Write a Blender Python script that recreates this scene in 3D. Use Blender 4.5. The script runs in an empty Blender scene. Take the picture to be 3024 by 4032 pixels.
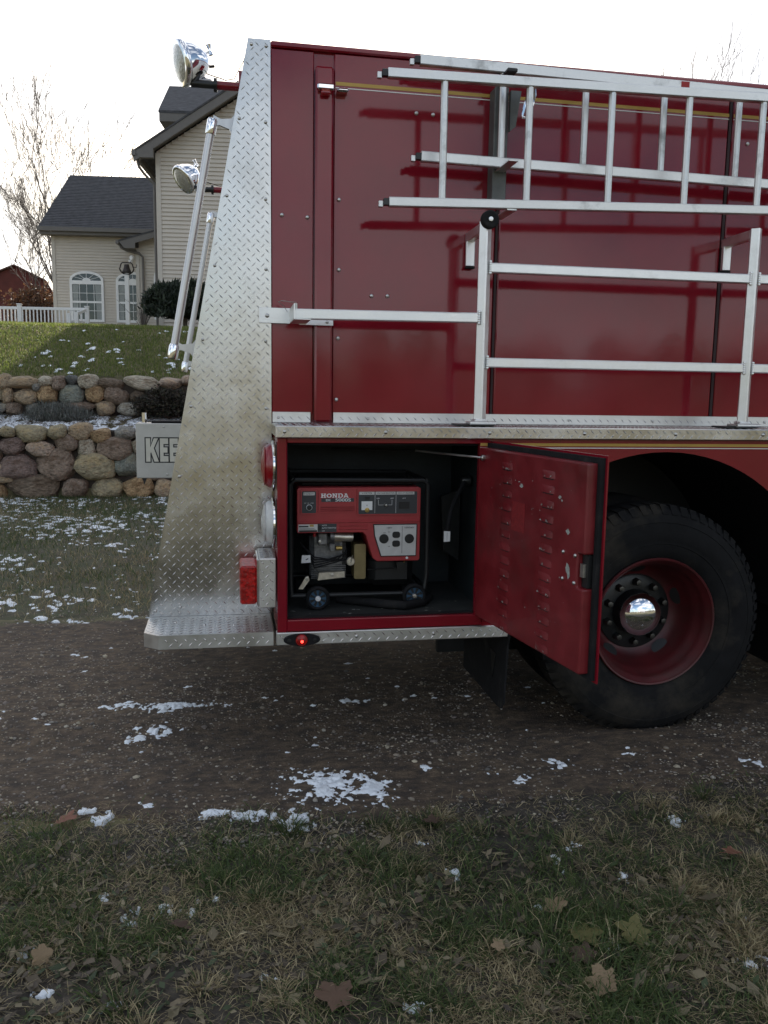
import bpy, math, random
import numpy as np
from mathutils import Vector, Matrix, noise as mnoise
random.seed(7); RNG = np.random.default_rng(11)
PI = math.pi; R = math.radians
SC = bpy.context.scene; COL = SC.collection
# ------------------------------------------------------------------ camera
cam_d = bpy.data.cameras.new('camera'); cam = bpy.data.objects.new('camera', cam_d); COL.objects.link(cam)
P_, YW, RO = R(8.0), R(10.5), 0.0155
fw = Vector((math.sin(YW)*math.cos(P_), math.cos(YW)*math.cos(P_), -math.sin(P_)))
r0 = Vector((math.cos(YW), -math.sin(YW), 0)); u0 = r0.cross(fw)
rr = r0*math.cos(RO) + u0*math.sin(RO); uu = rr.cross(fw)
M = Matrix((rr, uu, -fw)).transposed().to_4x4(); M.translation = (0, 0, 1.5)
cam.matrix_world = M
cam_d.sensor_fit = 'VERTICAL'; cam_d.sensor_height = 32.0; cam_d.lens = 32.0*3350/4032
cam_d.clip_start = 0.05; cam_d.clip_end = 3000
SC.camera = cam
# ------------------------------------------------------------------ sky and sun
SUN_EL, SUN_AZ = R(21.5), R(6.4)
wd = bpy.data.worlds.new('World'); SC.world = wd; wd.use_nodes = True
nt = wd.node_tree; nt.nodes.clear()
def N(t, typ, **kw):
    n = t.nodes.new(typ)
    for k, v in kw.items(): setattr(n, k, v)
    return n
sky = N(nt, 'ShaderNodeTexSky'); sky.sky_type = 'NISHITA'; sky.sun_disc = False
sky.sun_elevation = SUN_EL; sky.sun_rotation = SUN_AZ; sky.air_density = 1.0; sky.dust_density = 1.6; sky.ozone_density = 1.0
tc = N(nt, 'ShaderNodeTexCoord'); mp = N(nt, 'ShaderNodeMapping'); mp.inputs['Scale'].default_value = (1, 1, 2.2)
nz = N(nt, 'ShaderNodeTexNoise'); nz.inputs['Scale'].default_value = 2.6; nz.inputs['Detail'].default_value = 7; nz.inputs['Roughness'].default_value = .56
cr = N(nt, 'ShaderNodeValToRGB'); cr.color_ramp.elements[0].position = .46; cr.color_ramp.elements[1].position = .60
cr.color_ramp.elements[0].color = (0, 0, 0, 1); cr.color_ramp.elements[1].color = (.9, .9, .9, 1)
cloud = N(nt, 'ShaderNodeMix', data_type='RGBA', blend_type='MIX'); cloud.inputs[7].default_value = (9.0, 9.2, 9.6, 1)
bg = N(nt, 'ShaderNodeBackground'); bg.inputs['Strength'].default_value = 0.085
ow = N(nt, 'ShaderNodeOutputWorld'); L = nt.links.new
L(tc.outputs['Generated'], mp.inputs['Vector']); L(mp.outputs[0], nz.inputs['Vector']); L(nz.outputs[0], cr.inputs[0])
L(cr.outputs[0], cloud.inputs[0]); L(sky.outputs[0], cloud.inputs[6]); L(cloud.outputs[2], bg.inputs['Color']); L(bg.outputs[0], ow.inputs[0])
sd = bpy.data.lights.new('sun', 'SUN'); sd.energy = 5.0; sd.angle = R(.53); sd.color = (1, .93, .82)
so = bpy.data.objects.new('sun', sd); COL.objects.link(so)
sdir = Vector((math.sin(SUN_AZ)*math.cos(SUN_EL), math.cos(SUN_AZ)*math.cos(SUN_EL), math.sin(SUN_EL)))
so.rotation_euler = sdir.to_track_quat('Z', 'Y').to_euler(); so.location = (3, 30, 30)
vs = SC.view_settings; vs.view_transform = 'Standard'; vs.look = 'None'; vs.gamma = 1; vs.exposure = 1.0; vs.use_curve_mapping = False
SC.cycles.max_bounces = 8; SC.cycles.use_denoising = True
# ------------------------------------------------------------------ materials
def mat(name, col, rough=.5, metal=0., var=.12, scale=9., bump=0., bscale=60., coat=0., col2=None, c2pos=(.55, .7), emit=0., trans=0., spec=.5, attr=False, rvar=0., transl=0., ecol=None, coords='Object', stretch=None, bdist=.01):
    m = bpy.data.materials.new(name); m.use_nodes = True; t = m.node_tree; b = t.nodes['Principled BSDF']; l = t.links.new
    b.inputs['Roughness'].default_value = rough; b.inputs['Metallic'].default_value = metal
    b.inputs['Coat Weight'].default_value = coat; b.inputs['Coat Roughness'].default_value = .06
    b.inputs['Specular IOR Level'].default_value = spec
    b.inputs['Transmission Weight'].default_value = trans
    co = N(t, 'ShaderNodeTexCoord'); src = co.outputs[coords]
    if stretch:
        mp = N(t, 'ShaderNodeMapping'); mp.inputs['Scale'].default_value = stretch; l(src, mp.inputs[0]); src = mp.outputs[0]
    nz = N(t, 'ShaderNodeTexNoise'); nz.inputs['Scale'].default_value = scale; nz.inputs['Detail'].default_value = 6; nz.inputs['Roughness'].default_value = .6; l(src, nz.inputs['Vector'])
    if attr:
        at = N(t, 'ShaderNodeAttribute'); at.attribute_name = 'Col'; base = at.outputs['Color']
    else:
        rg = N(t, 'ShaderNodeRGB'); rg.outputs[0].default_value = (*col, 1); base = rg.outputs[0]
    mr = N(t, 'ShaderNodeMapRange'); mr.inputs[1].default_value = .3; mr.inputs[2].default_value = .7; mr.inputs[3].default_value = 1-var; mr.inputs[4].default_value = 1+var; l(nz.outputs[0], mr.inputs[0])
    mul = N(t, 'ShaderNodeVectorMath', operation='SCALE'); l(base, mul.inputs[0]); l(mr.outputs[0], mul.inputs['Scale'])
    out = mul.outputs[0]
    if col2:
        n2 = N(t, 'ShaderNodeTexNoise'); n2.inputs['Scale'].default_value = scale*.43; n2.inputs['Detail'].default_value = 8; n2.inputs['Roughness'].default_value = .65; l(src, n2.inputs['Vector'])
        rp = N(t, 'ShaderNodeMapRange'); rp.inputs[1].default_value = c2pos[0]; rp.inputs[2].default_value = c2pos[1]; l(n2.outputs[0], rp.inputs[0])
        mx = N(t, 'ShaderNodeMix', data_type='RGBA'); l(rp.outputs[0], mx.inputs[0]); l(out, mx.inputs[6]); mx.inputs[7].default_value = (*col2, 1); out = mx.outputs[2]
    l(out, b.inputs['Base Color'])
    if rvar:
        m2 = N(t, 'ShaderNodeMapRange'); m2.inputs[1].default_value = .3; m2.inputs[2].default_value = .7; m2.inputs[3].default_value = max(.02, rough-rvar); m2.inputs[4].default_value = rough+rvar; l(nz.outputs[0], m2.inputs[0]); l(m2.outputs[0], b.inputs['Roughness'])
    if bump:
        n3 = N(t, 'ShaderNodeTexNoise'); n3.inputs['Scale'].default_value = bscale; n3.inputs['Detail'].default_value = 5; l(src, n3.inputs['Vector'])
        bp = N(t, 'ShaderNodeBump'); bp.inputs['Strength'].default_value = bump; bp.inputs['Distance'].default_value = bdist; l(n3.outputs[0], bp.inputs['Height']); l(bp.outputs[0], b.inputs['Normal'])
    if emit:
        b.inputs['Emission Color'].default_value = (*(ecol or col), 1); b.inputs['Emission Strength'].default_value = emit
    if transl:
        tr = N(t, 'ShaderNodeBsdfTranslucent'); l(out, tr.inputs[0]); ms = N(t, 'ShaderNodeMixShader'); ms.inputs[0].default_value = transl
        l(b.outputs[0], ms.inputs[1]); l(tr.outputs[0], ms.inputs[2]); l(ms.outputs[0], t.nodes['Material Output'].inputs[0])
    return m
RED = mat('red_paint', (.20, .007, .016), .10, var=.14, scale=2.5, coat=0, rvar=.035, bump=.09, bscale=3.0, spec=.5)
RED_IN = mat('red_paint_worn', (.165, .010, .014), .42, var=.25, scale=7, coat=.1, rvar=.12, bump=.06, bscale=20, col2=(.10, .022, .020), c2pos=(.52, .72))
RED_FAR = mat('red_generator', (.34, .030, .034), .45, var=.08, scale=20)
ALU = mat('aluminium_plate', (.56, .55, .53), .24, 1., var=.12, scale=7, rvar=.08, bump=.12, bscale=7, col2=(.42, .40, .37), c2pos=(.5, .8))
ALU_E = mat('aluminium_edge', (.68, .67, .65), .42, 1., var=.10, scale=8, rvar=.08, col2=(.5, .48, .45), c2pos=(.5, .8))
ALU_T = mat('aluminium_tube', (.80, .80, .79), .42, 1., var=.10, scale=12, rvar=.1, col2=(.55, .55, .54), c2pos=(.6, .85), bump=.03, bscale=120)
ALU_L = mat('aluminium_ladder', (.68, .68, .66), .45, 1., var=.14, scale=14, rvar=.1, col2=(.26, .26, .25), c2pos=(.56, .76), bump=.05, bscale=90)
CHROME = mat('chrome', (.86, .86, .87), .06, 1., var=.03, scale=4)
CARRIER = mat('carrier_grey', (.11, .115, .11), .5, .3, var=.2, scale=15)
SEAM = mat('panel_gap', (.02, .004, .005), .6, var=.2)
RED_RIM = mat('rim_red', (.075, .007, .009), .45, var=.3, scale=9, col2=(.05, .02, .016), c2pos=(.5, .75))
STEEL = mat('steel_bolt', (.55, .54, .52), .35, 1., var=.15, scale=60)
SIGN = mat('sign_metal', (.50, .49, .46), .5, .6, var=.10, scale=9, bump=.03)
SIGN_L = mat('sign_letter', (.60, .58, .50), .6, 0, var=.08, scale=20)
BLACK = mat('black_paint', (.008, .0085, .009), .5, var=.2, scale=12, bump=.04)
BLACK_R = mat('black_rubber', (.011, .011, .012), .85, spec=.25, var=.25, scale=18, bump=.15, bscale=80, col2=(.045, .042, .038), c2pos=(.55, .8))
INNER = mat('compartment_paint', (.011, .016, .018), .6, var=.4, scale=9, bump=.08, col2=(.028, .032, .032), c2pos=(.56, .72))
INFLOOR = mat('compartment_floor', (.03, .032, .03), .7, var=.35, scale=10, bump=.1)
GOLD = mat('gold_stripe', (.42, .26, .05), .4, .2, var=.08)
WHITE_S = mat('white_stripe', (.75, .74, .70), .4, var=.05)
LENS_R = mat('red_lens', (.20, .004, .008), .12, var=.15, scale=30, coat=.6, emit=.05, bump=.25, bscale=130)
LENS_LIT = mat('red_lens_lit', (.20, .003, .003), .3, var=.6, scale=95, emit=.045, ecol=(.9, .01, .008), coat=.1, bump=.3, bscale=60, col2=(.015, .001, .001), c2pos=(.46, .54))
BULB = mat('lit_bulb', (1, .1, .05), .3, var=.1, emit=4., ecol=(1, .03, .02))
LENS_W = mat('clear_lens', (.62, .62, .60), .15, var=.1, scale=40, coat=.6, bump=.35, bscale=160)
GLASS_L = mat('lamp_glass', (.42, .41, .36), .15, .3, var=.25, scale=60, bump=.4, bscale=90, coat=.5)
HUBBLK = mat('hub_grey', (.020, .021, .021), .35, .3, var=.25, scale=20)
TYRE = mat('tyre_rubber', (.0085, .0085, .009), .85, spec=.22, var=.35, scale=9, bump=.15, bscale=40, col2=(.035, .030, .023), c2pos=(.50, .68))
PANEL = mat('panel_grey', (.035, .038, .042), .5, var=.1)
PLATE = mat('panel_silver', (.55, .55, .54), .45, .3, var=.08, scale=30)
INK = mat('white_ink', (.75, .75, .74), .5, var=.02)
INK_D = mat('dark_ink', (.02, .02, .02), .5, var=.02)
BLUE = mat('blue_wheel', (.035, .10, .18), .5, var=.1)
BRASS = mat('brass', (.42, .30, .10), .4, .8, var=.2, scale=40)
GOLDM = mat('gold_cover', (.25, .20, .10), .45, .6, var=.15, scale=20)
ENGINE = mat('engine_metal', (.20, .20, .20), .45, .6, var=.5, scale=40, bump=.2)
SILVER = mat('engine_silver', (.62, .58, .50), .4, .9, var=.3, scale=30)
CHIP = mat('paint_chip', (.33, .34, .31), .7, var=.3, scale=80)
# setting
SIDING = mat('siding_vinyl', (.55, .50, .43), .6, var=.05, scale=2)
TRIM_T = mat('trim_tan', (.52, .48, .42), .6, var=.04)
FASCIA = mat('fascia_brown', (.13, .12, .11), .55, var=.06)
SHINGLE = mat('roof_shingle', (.055, .055, .06), .85, var=.45, scale=6, bump=.6, bscale=14, stretch=(1, 1, 3))
WHITE_P = mat('white_paint', (.78, .78, .77), .45, var=.04)
PANE = mat('window_glass', (.02, .024, .028), .05, var=.2, scale=3, coat=.5)
CURT = mat('curtain', (.30, .32, .31), .8, var=.2, scale=20)
IRON = mat('bell_iron', (.035, .028, .024), .55, .4, var=.3, scale=20)
BARN = mat('barn_red', (.10, .022, .017), .8, var=.25, scale=1.5)
BARN_R = mat('barn_roof', (.11, .055, .045), .8, var=.25, scale=1)
BARK = mat('bark', (.12, .10, .085), .9, var=.3, scale=10, bump=.3)
SOIL = mat('soil', (.045, .036, .028), .95, var=.4, scale=14, bump=.5, bscale=40)
LEAFM = mat('plant_leaf', (.1, .1, .1), .65, attr=True, var=.15, scale=20, transl=.25)
GRASSM = mat('grass_blade', (.1, .1, .1), .6, attr=True, var=.1, scale=30, transl=.5)
PEBM = mat('pebble', (.2, .2, .2), .8, attr=True, var=.2, scale=150, bump=.1)
SNOW = mat('snow', (.80, .84, .88), .55, var=.04, scale=60, bump=.35, bscale=220)
CARW = mat('car_white', (.75, .76, .77), .25, coat=.6, var=.02)
CARS = mat('car_silver', (.45, .46, .48), .25, .6, coat=.6, var=.02)
CARK = mat('car_black', (.02, .02, .024), .25, coat=.6, var=.02)
# ------------------------------------------------------------------ mesh helpers
def V3(p): return Vector(p)
class MB:
    def __init__(s): s.v = []; s.f = []
    def add(s, vs, fs):
        o = len(s.v); s.v += [tuple(v) for v in vs]; s.f += [tuple(i+o for i in f) for f in fs]; return s
    def box(s, a, b, ch=0.0):
        x0, y0, z0 = (min(a[i], b[i]) for i in range(3)); x1, y1, z1 = (max(a[i], b[i]) for i in range(3))
        if not ch:
            return s.add([(x0,y0,z0),(x1,y0,z0),(x1,y1,z0),(x0,y1,z0),(x0,y0,z1),(x1,y0,z1),(x1,y1,z1),(x0,y1,z1)],
                [(0,3,2,1),(4,5,6,7),(0,1,5,4),(1,2,6,5),(2,3,7,6),(3,0,4,7)])
        c = min(ch, (x1-x0)*.45, (y1-y0)*.45, (z1-z0)*.45); vs = []; idx = {}
        for sx in (0, 1):
            for sy in (0, 1):
                for sz in (0, 1):
                    X, Y, Z = (x0, x1)[sx], (y0, y1)[sy], (z0, z1)[sz]; dx, dy, dz = (c, -c)[sx], (c, -c)[sy], (c, -c)[sz]
                    for k, p in enumerate(((X, Y+dy, Z+dz), (X+dx, Y, Z+dz), (X+dx, Y+dy, Z))):
                        idx[(sx,sy,sz,k)] = len(vs); vs.append(p)
        g = lambda *q: idx[q]; fs = []
        for a_ in (0, 1):
            fs.append((g(a_,0,0,0), g(a_,1,0,0), g(a_,1,1,0), g(a_,0,1,0)) if a_ else (g(0,0,0,0), g(0,0,1,0), g(0,1,1,0), g(0,1,0,0)))
            fs.append((g(0,a_,0,1), g(0,a_,1,1), g(1,a_,1,1), g(1,a_,0,1)) if a_ else (g(0,0,0,1), g(1,0,0,1), g(1,0,1,1), g(0,0,1,1)))
            fs.append((g(0,0,a_,2), g(1,0,a_,2), g(1,1,a_,2), g(0,1,a_,2)) if a_ else (g(0,0,0,2), g(0,1,0,2), g(1,1,0,2), g(1,0,0,2)))
        for i in (0, 1):
            for j in (0, 1):
                fs.append((g(i,j,0,0), g(i,j,1,0), g(i,j,1,1), g(i,j,0,1)))
                fs.append((g(i,0,j,0), g(i,1,j,0), g(i,1,j,2), g(i,0,j,2)))
                fs.append((g(0,i,j,1), g(1,i,j,1), g(1,i,j,2), g(0,i,j,2)))
                for k in (0, 1): fs.append((g(i,j,k,0), g(i,j,k,1), g(i,j,k,2)))
        return s.add(vs, fs)
    def tube(s, pts, rad, seg=10, caps=True):
        pts = [Vector(p) for p in pts]; n = len(pts); rad = rad if isinstance(rad, (list, tuple)) else [rad]*n; vs = []
        up = None
        for i, p in enumerate(pts):
            d = (pts[min(i+1, n-1)]-pts[max(i-1, 0)]).normalized()
            if up is None: up = d.orthogonal().normalized()
            up = (up-d*up.dot(d)); up = up.normalized() if up.length > 1e-6 else d.orthogonal().normalized()
            w = d.cross(up)
            for k in range(seg):
                a = 2*PI*k/seg; vs.append(p+(up*math.cos(a)+w*math.sin(a))*rad[i])
        fs = [(i*seg+k, i*seg+(k+1) % seg, (i+1)*seg+(k+1) % seg, (i+1)*seg+k) for i in range(n-1) for k in range(seg)]
        if caps: fs += [tuple(range(seg))[::-1], tuple((n-1)*seg+k for k in range(seg))]
        return s.add(vs, fs)
    def sqtube(s, a, b, w, h=None, up=(0, 0, 1)):
        a, b = Vector(a), Vector(b); d = (b-a).normalized(); h = h or w; up = Vector(up); up = (up-d*up.dot(d))
        up = up.normalized() if up.length > 1e-5 else d.orthogonal().normalized(); q = d.cross(up); c = min(w, h)*.12; pr = []
        for x, y in ((w/2-c, h/2), (w/2, h/2-c), (w/2, -h/2+c), (w/2-c, -h/2), (-w/2+c, -h/2), (-w/2, -h/2+c), (-w/2, h/2-c), (-w/2+c, h/2)): pr.append(q*x+up*y)
        return s.add([a+p for p in pr]+[b+p for p in pr], [tuple(range(8)), tuple(range(15, 7, -1))]+[(k, k+8, (k+1) % 8+8, (k+1) % 8) for k in range(8)])
    def lathe(s, o, ax, prof, seg=40, closed=False, caps=True):
        o, ax = Vector(o), Vector(ax).normalized(); u = ax.orthogonal().normalized()
        if abs(ax.z) < .9: u = (Vector((0, 0, 1))-ax*ax.z).normalized()
        w = ax.cross(u); vs = []; n = len(prof)
        for r, t in prof:
            for k in range(seg):
                a = 2*PI*k/seg; vs.append(o+ax*t+(u*math.cos(a)+w*math.sin(a))*r)
        fs = [(i*seg+k, i*seg+(k+1) % seg, (i+1)*seg+(k+1) % seg, (i+1)*seg+k) for i in range(n-1) for k in range(seg)]
        if closed: fs += [((n-1)*seg+k, (n-1)*seg+(k+1) % seg, (k+1) % seg, k) for k in range(seg)]
        elif caps:
            if prof[0][0] > 1e-4: fs.append(tuple(range(seg))[::-1])
            if prof[-1][0] > 1e-4: fs.append(tuple((n-1)*seg+k for k in range(seg)))
        return s.add(vs, fs)
    def prism(s, poly, o, u, v, n, t0, t1):
        o, u, v, n = map(Vector, (o, u, v, n)); k = len(poly)
        return s.add([o+u*a+v*b+n*t0 for a, b in poly]+[o+u*a+v*b+n*t1 for a, b in poly],
            [tuple(range(k))[::-1], tuple(range(k, 2*k))]+[(i, (i+1) % k, (i+1) % k+k, i+k) for i in range(k)])
    def build(s, name, m, parent=None, smooth=35, kind=None, label=None, loc=None):
        me = bpy.data.meshes.new(name); me.from_pydata(s.v, [], s.f); me.materials.append(m); fix(me, smooth)
        return link(name, me, parent, kind, label)
def fix(me, smooth):
    import bmesh
    bm = bmesh.new(); bm.from_mesh(me); bmesh.ops.remove_doubles(bm, verts=bm.verts, dist=1e-6); bmesh.ops.recalc_face_normals(bm, faces=bm.faces); bm.to_mesh(me); bm.free()
    if smooth:
        me.shade_smooth(); me.set_sharp_from_angle(angle=R(smooth))
def link(name, me, parent=None, kind=None, label=None):
    o = bpy.data.objects.new(name, me); COL.objects.link(o)
    if parent is not None:
        o.parent = parent
        if parent.type == 'EMPTY': o.location = -parent.location
    if kind: o['kind'] = kind
    if label: o['label'] = label
    return o
def thing(name, label, cat, loc, group=None):
    o = bpy.data.objects.new(name, None); COL.objects.link(o); o.location = loc; o.empty_display_size = .1
    o['label'] = label; o['category'] = cat
    if group: o['group'] = group
    return o
def tag(o, label, cat, group=None):
    o['label'] = label; o['category'] = cat
    if group: o['group'] = group
    return o
def npmesh(name, v, tris=None, quads=None, m=None, col=None, smooth=False):
    me = bpy.data.meshes.new(name); me.vertices.add(len(v)); me.vertices.foreach_set('co', np.asarray(v, np.float32).ravel())
    li = []; st = []; tot = []; p = 0
    for a, k in ((tris, 3), (quads, 4)):
        if a is not None and len(a):
            a = np.asarray(a, np.int32); li.append(a.ravel()); st.append(p+np.arange(len(a))*k); tot.append(np.full(len(a), k)); p += a.size
    li = np.concatenate(li); st = np.concatenate(st).astype(np.int32)
    me.loops.add(len(li)); me.loops.foreach_set('vertex_index', li); me.polygons.add(len(st)); me.polygons.foreach_set('loop_start', st)
    me.update(calc_edges=True); me.validate()
    if col is not None:
        a = me.attributes.new('Col', 'FLOAT_COLOR', 'POINT'); c = np.ones((len(v), 4), np.float32); c[:, :3] = col; a.data.foreach_set('color', c.ravel())
    if m: me.materials.append(m)
    if smooth: me.shade_smooth()
    return me
def vnoise(x, y, seed=0):
    x = np.asarray(x, float); y = np.asarray(y, float); xi = np.floor(x).astype(np.int64); yi = np.floor(y).astype(np.int64); xf = x-xi; yf = y-yi
    def h(a, b):
        n = (a*374761393+b*668265263+seed*1442695041) & 0xffffffff; n = ((n ^ (n >> 13))*1274126177) & 0xffffffff; return ((n ^ (n >> 16)) & 0xffff)/65535.
    u = xf*xf*(3-2*xf); w = yf*yf*(3-2*yf)
    return (h(xi, yi)*(1-u)+h(xi+1, yi)*u)*(1-w)+(h(xi, yi+1)*(1-u)+h(xi+1, yi+1)*u)*w
def fbm(x, y, seed=0, o=4):
    t = 0; a = .5; s = 0
    for i in range(o): t = t+a*vnoise(x*2**i, y*2**i, seed+i*17); s += a; a *= .55
    return t/s
# ================================================================== SETTING
def tz(x, y):
    x = np.asarray(x, float); y = np.asarray(y, float)
    z = np.interp(y, [-60, 1.2, 2.5, 3.0, 6.0, 11.95, 12.16, 12.24, 13.30, 13.40, 13.48, 17.0, 21, 30, 60, 400], [0, .03, .02, 0, 0, .02, .02, .95, 1.08, 1.10, 1.66, 2.62, 2.95, 3.3, 3.4, 4])
    return z+.02*(fbm(x*.8, y*.8, 3)-.5)
def coords(parts):
    o = []
    for a, b, st in parts: o += list(np.arange(a, b, st))
    return np.array(o+[parts[-1][1]])
GROUND = mat('ground_soil', (.085, .078, .038), .95, var=.45, scale=3, bump=.5, bscale=25, col2=(.20, .17, .085), c2pos=(.40, .66))
xs = coords([(-600, -60, 60), (-60, -8, 4), (-8, -3, .4), (-3, 3.5, .06), (3.5, 10, .5), (10, 60, 5), (60, 600, 60)])
ys = coords([(-600, -60, 60), (-60, 1.0, 4), (1.0, 6.4, .06), (6.4, 11.9, .15), (11.9, 13.6, .04), (13.6, 24, .3), (24, 60, 4), (60, 600, 60)])
gx, gy = np.meshgrid(xs, ys); gz = tz(gx, gy)-.06*np.clip((gy-3.0)/.25, 0, 1)*np.clip((5.45-gy)/.25, 0, 1)*(np.abs(gx-1) < 10.5)
def gridfaces(nx, ny):
    i = np.arange(nx*ny).reshape(ny, nx); return np.stack([i[:-1, :-1], i[:-1, 1:], i[1:, 1:], i[1:, :-1]], -1).reshape(-1, 4)
me = npmesh('ground', np.stack([gx, gy, gz], -1).reshape(-1, 3), quads=gridfaces(len(xs), len(ys)), m=GROUND, smooth=True)
link('ground', me, kind='structure')
# driveway: packed dirt and gravel
DIRT = mat('packed_dirt', (.110, .078, .050), .9, var=.6, scale=45, bump=1.0, bscale=160, col2=(.046, .034, .026), c2pos=(.42, .62), stretch=(.6, 1, 1))
xs = coords([(-9, -2, .25), (-2, 3.2, .022), (3.2, 12, .25)]); ys = coords([(2.5, 6.2, .022)])
gx, gy = np.meshgrid(xs, ys)
lo = 2.82+.14*(fbm(gx*2, gy*.0+5, 9)-.5)*2+.08*(fbm(gx*7, gy*7, 4)-.5)*2+np.clip(.35*(-.1-gx), 0, .12); hi = 5.75+.5*(fbm(gx*1.1, gy*0+1, 21)-.5)+.15*(fbm(gx*6, gy*6, 2)-.5)
edge = np.minimum(gy-lo, hi-gy)
rut = -.030*np.exp(-((gy-3.55-.05*np.sin(gx))/.18)**2)-.014*np.exp(-((gy-5.2)/.2)**2)
dz = tz(gx, gy)+rut+.020*(fbm(gx*4, gy*6, 31)-.5)+.010*(fbm(gx*22, gy*22, 32, 3)-.5)+np.clip(edge*.12, -.06, .014)
dz = np.where(edge < .02, tz(gx, gy)-.02, dz)
me = npmesh('driveway', np.stack([gx, gy, dz], -1).reshape(-1, 3), quads=gridfaces(len(xs), len(ys)), m=DIRT, smooth=True)
link('driveway', me, kind='structure')
def dzf(x, y): return tz(x, y)+rutf(x, y)+.020*(fbm(x*4, y*6, 31)-.5)+.010*(fbm(x*22, y*22, 32, 3)-.5)+.012
def rutf(x, y): return -.030*np.exp(-((y-3.55-.05*np.sin(x))/.18)**2)-.014*np.exp(-((y-5.2)/.2)**2)
# pebbles (uncountable)
ico = np.array([(0,-.526,.851),(0,.526,.851),(0,.526,-.851),(0,-.526,-.851),(-.526,.851,0),(.526,.851,0),(.526,-.851,0),(-.526,-.851,0),(-.851,0,.526),(.851,0,.526),(.851,0,-.526),(-.851,0,-.526)])
icf = []
for i in range(12):
    for j in range(i+1, 12):
        for k in range(j+1, 12):
            if max(np.linalg.norm(ico[i]-ico[j]), np.linalg.norm(ico[j]-ico[k]), np.linalg.norm(ico[i]-ico[k])) < 1.2:
                nrm = np.cross(ico[j]-ico[i], ico[k]-ico[i]); icf.append((i, j, k) if nrm@ico[i] > 0 else (i, k, j))
icf = np.array(icf)
n = 95000
px = RNG.uniform(-2.0, 3.2, n); py = 2.55+RNG.beta(1.1, 1.6, n)*3.4
dens = fbm(px*2.2, py*3, 77); left = np.clip((.2-px)*.5, 0, .4); keep = RNG.random(n) < np.clip((dens-.38)*2.6+left+.2, .10, 1); px, py = px[keep], py[keep]; n = len(px)
rad = .0016+.0046*RNG.random(n)**3+.010*(RNG.random(n) > .988)*RNG.random(n)
pv = ico[None]*(1+.25*RNG.standard_normal((n, 12, 1)).clip(-1, 1))*rad[:, None, None]*np.stack([RNG.uniform(.8, 1.5, n), RNG.uniform(.8, 1.3, n), RNG.uniform(.5, .8, n)], -1)[:, None]
pv = pv+np.stack([px, py, dzf(px, py)+rad*.25], -1)[:, None]
pal = np.array([(.26,.22,.17),(.40,.35,.26),(.17,.14,.12),(.32,.29,.25),(.52,.47,.38),(.11,.10,.09),(.28,.21,.14)])
pc = np.repeat(pal[RNG.choice(7, n, p=[.25,.11,.27,.11,.03,.17,.06])]*RNG.uniform(.7, 1.15, (n, 1)), 12, 0)
me = npmesh('gravel', pv.reshape(-1, 3), tris=(icf[None]+np.arange(n)[:, None, None]*12).reshape(-1, 3), m=PEBM, col=pc, smooth=False)
tag(link('gravel', me, kind='stuff'), 'small tan and grey gravel pebbles strewn over the dirt driveway', 'gravel')
VERGE = mat('verge_soil', (.060, .050, .038), .95, var=.5, scale=30, bump=.8, bscale=60, col2=(.030, .025, .020), c2pos=(.42, .62))
TURF = mat('turf_soil', (.055, .060, .028), .95, var=.5, scale=14, bump=.8, bscale=40, col2=(.075, .060, .038), c2pos=(.42, .66))
for nm, m_, y0_, y1_, st in (('verge', VERGE, .4, 3.02, .03), ('lower_lawn', TURF, 5.45, 12.15, .07)):
    xs = coords([(-9, -3, .3), (-3, 3, st), (3, 11, .3)]); ys = np.arange(y0_, y1_, st); gx, gy = np.meshgrid(xs, ys)
    zz = tz(gx, gy)+.006+.012*(fbm(gx*9, gy*9, 41, 3)-.5)
    if nm == 'verge': zz = zz-.03*np.clip((gy-2.85)/.17, 0, 1)
    else: zz = zz-.05*np.clip((5.75-gy)/.3, 0, 1)
    link(nm, npmesh(nm, np.stack([gx, gy, zz], -1).reshape(-1, 3), quads=gridfaces(len(xs), len(ys)), m=m_, smooth=True), kind='structure')
# ---- grass blades
def blades(name, px, py, pz, h, w, lean, col, m=GRASSM, la=None):
    n = len(px); a = RNG.uniform(0, 2*PI, n); la = RNG.uniform(0, 2*PI, n) if la is None else la
    side = np.stack([np.cos(a), np.sin(a), np.zeros(n)], -1)*w[:, None]*.5
    ln = np.stack([np.cos(la), np.sin(la), np.zeros(n)], -1)*(h*np.sin(lean))[:, None]; up = np.zeros((n, 3)); up[:, 2] = h*np.cos(lean)
    b = np.stack([px, py, pz], -1); mid = b+up*.62+ln*.38; tip = b+up*.92+ln*1.05
    v = np.stack([b-side, b+side, mid-side*.75, mid+side*.75, tip], 1); i = np.arange(n)[:, None]*5
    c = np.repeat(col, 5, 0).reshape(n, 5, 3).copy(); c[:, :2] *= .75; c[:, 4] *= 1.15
    return npmesh(name, v.reshape(-1, 3), tris=i+np.array([2, 3, 4]), quads=i+np.array([0, 1, 3, 2]), m=m, col=c.reshape(-1, 3), smooth=True)
def gcol(n, straw, g0=(.035, .060, .018), g1=(.085, .115, .035)):
    t = RNG.random((n, 1)); g = np.array(g0)*(1-t)+np.array(g1)*t; s = np.array((.15, .12, .065))*(1-t)+np.array((.36, .30, .18))*t
    return np.where(RNG.random((n, 1)) < np.reshape(straw, (-1, 1)), s, g)*RNG.uniform(.7, 1.2, (n, 1))
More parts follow.
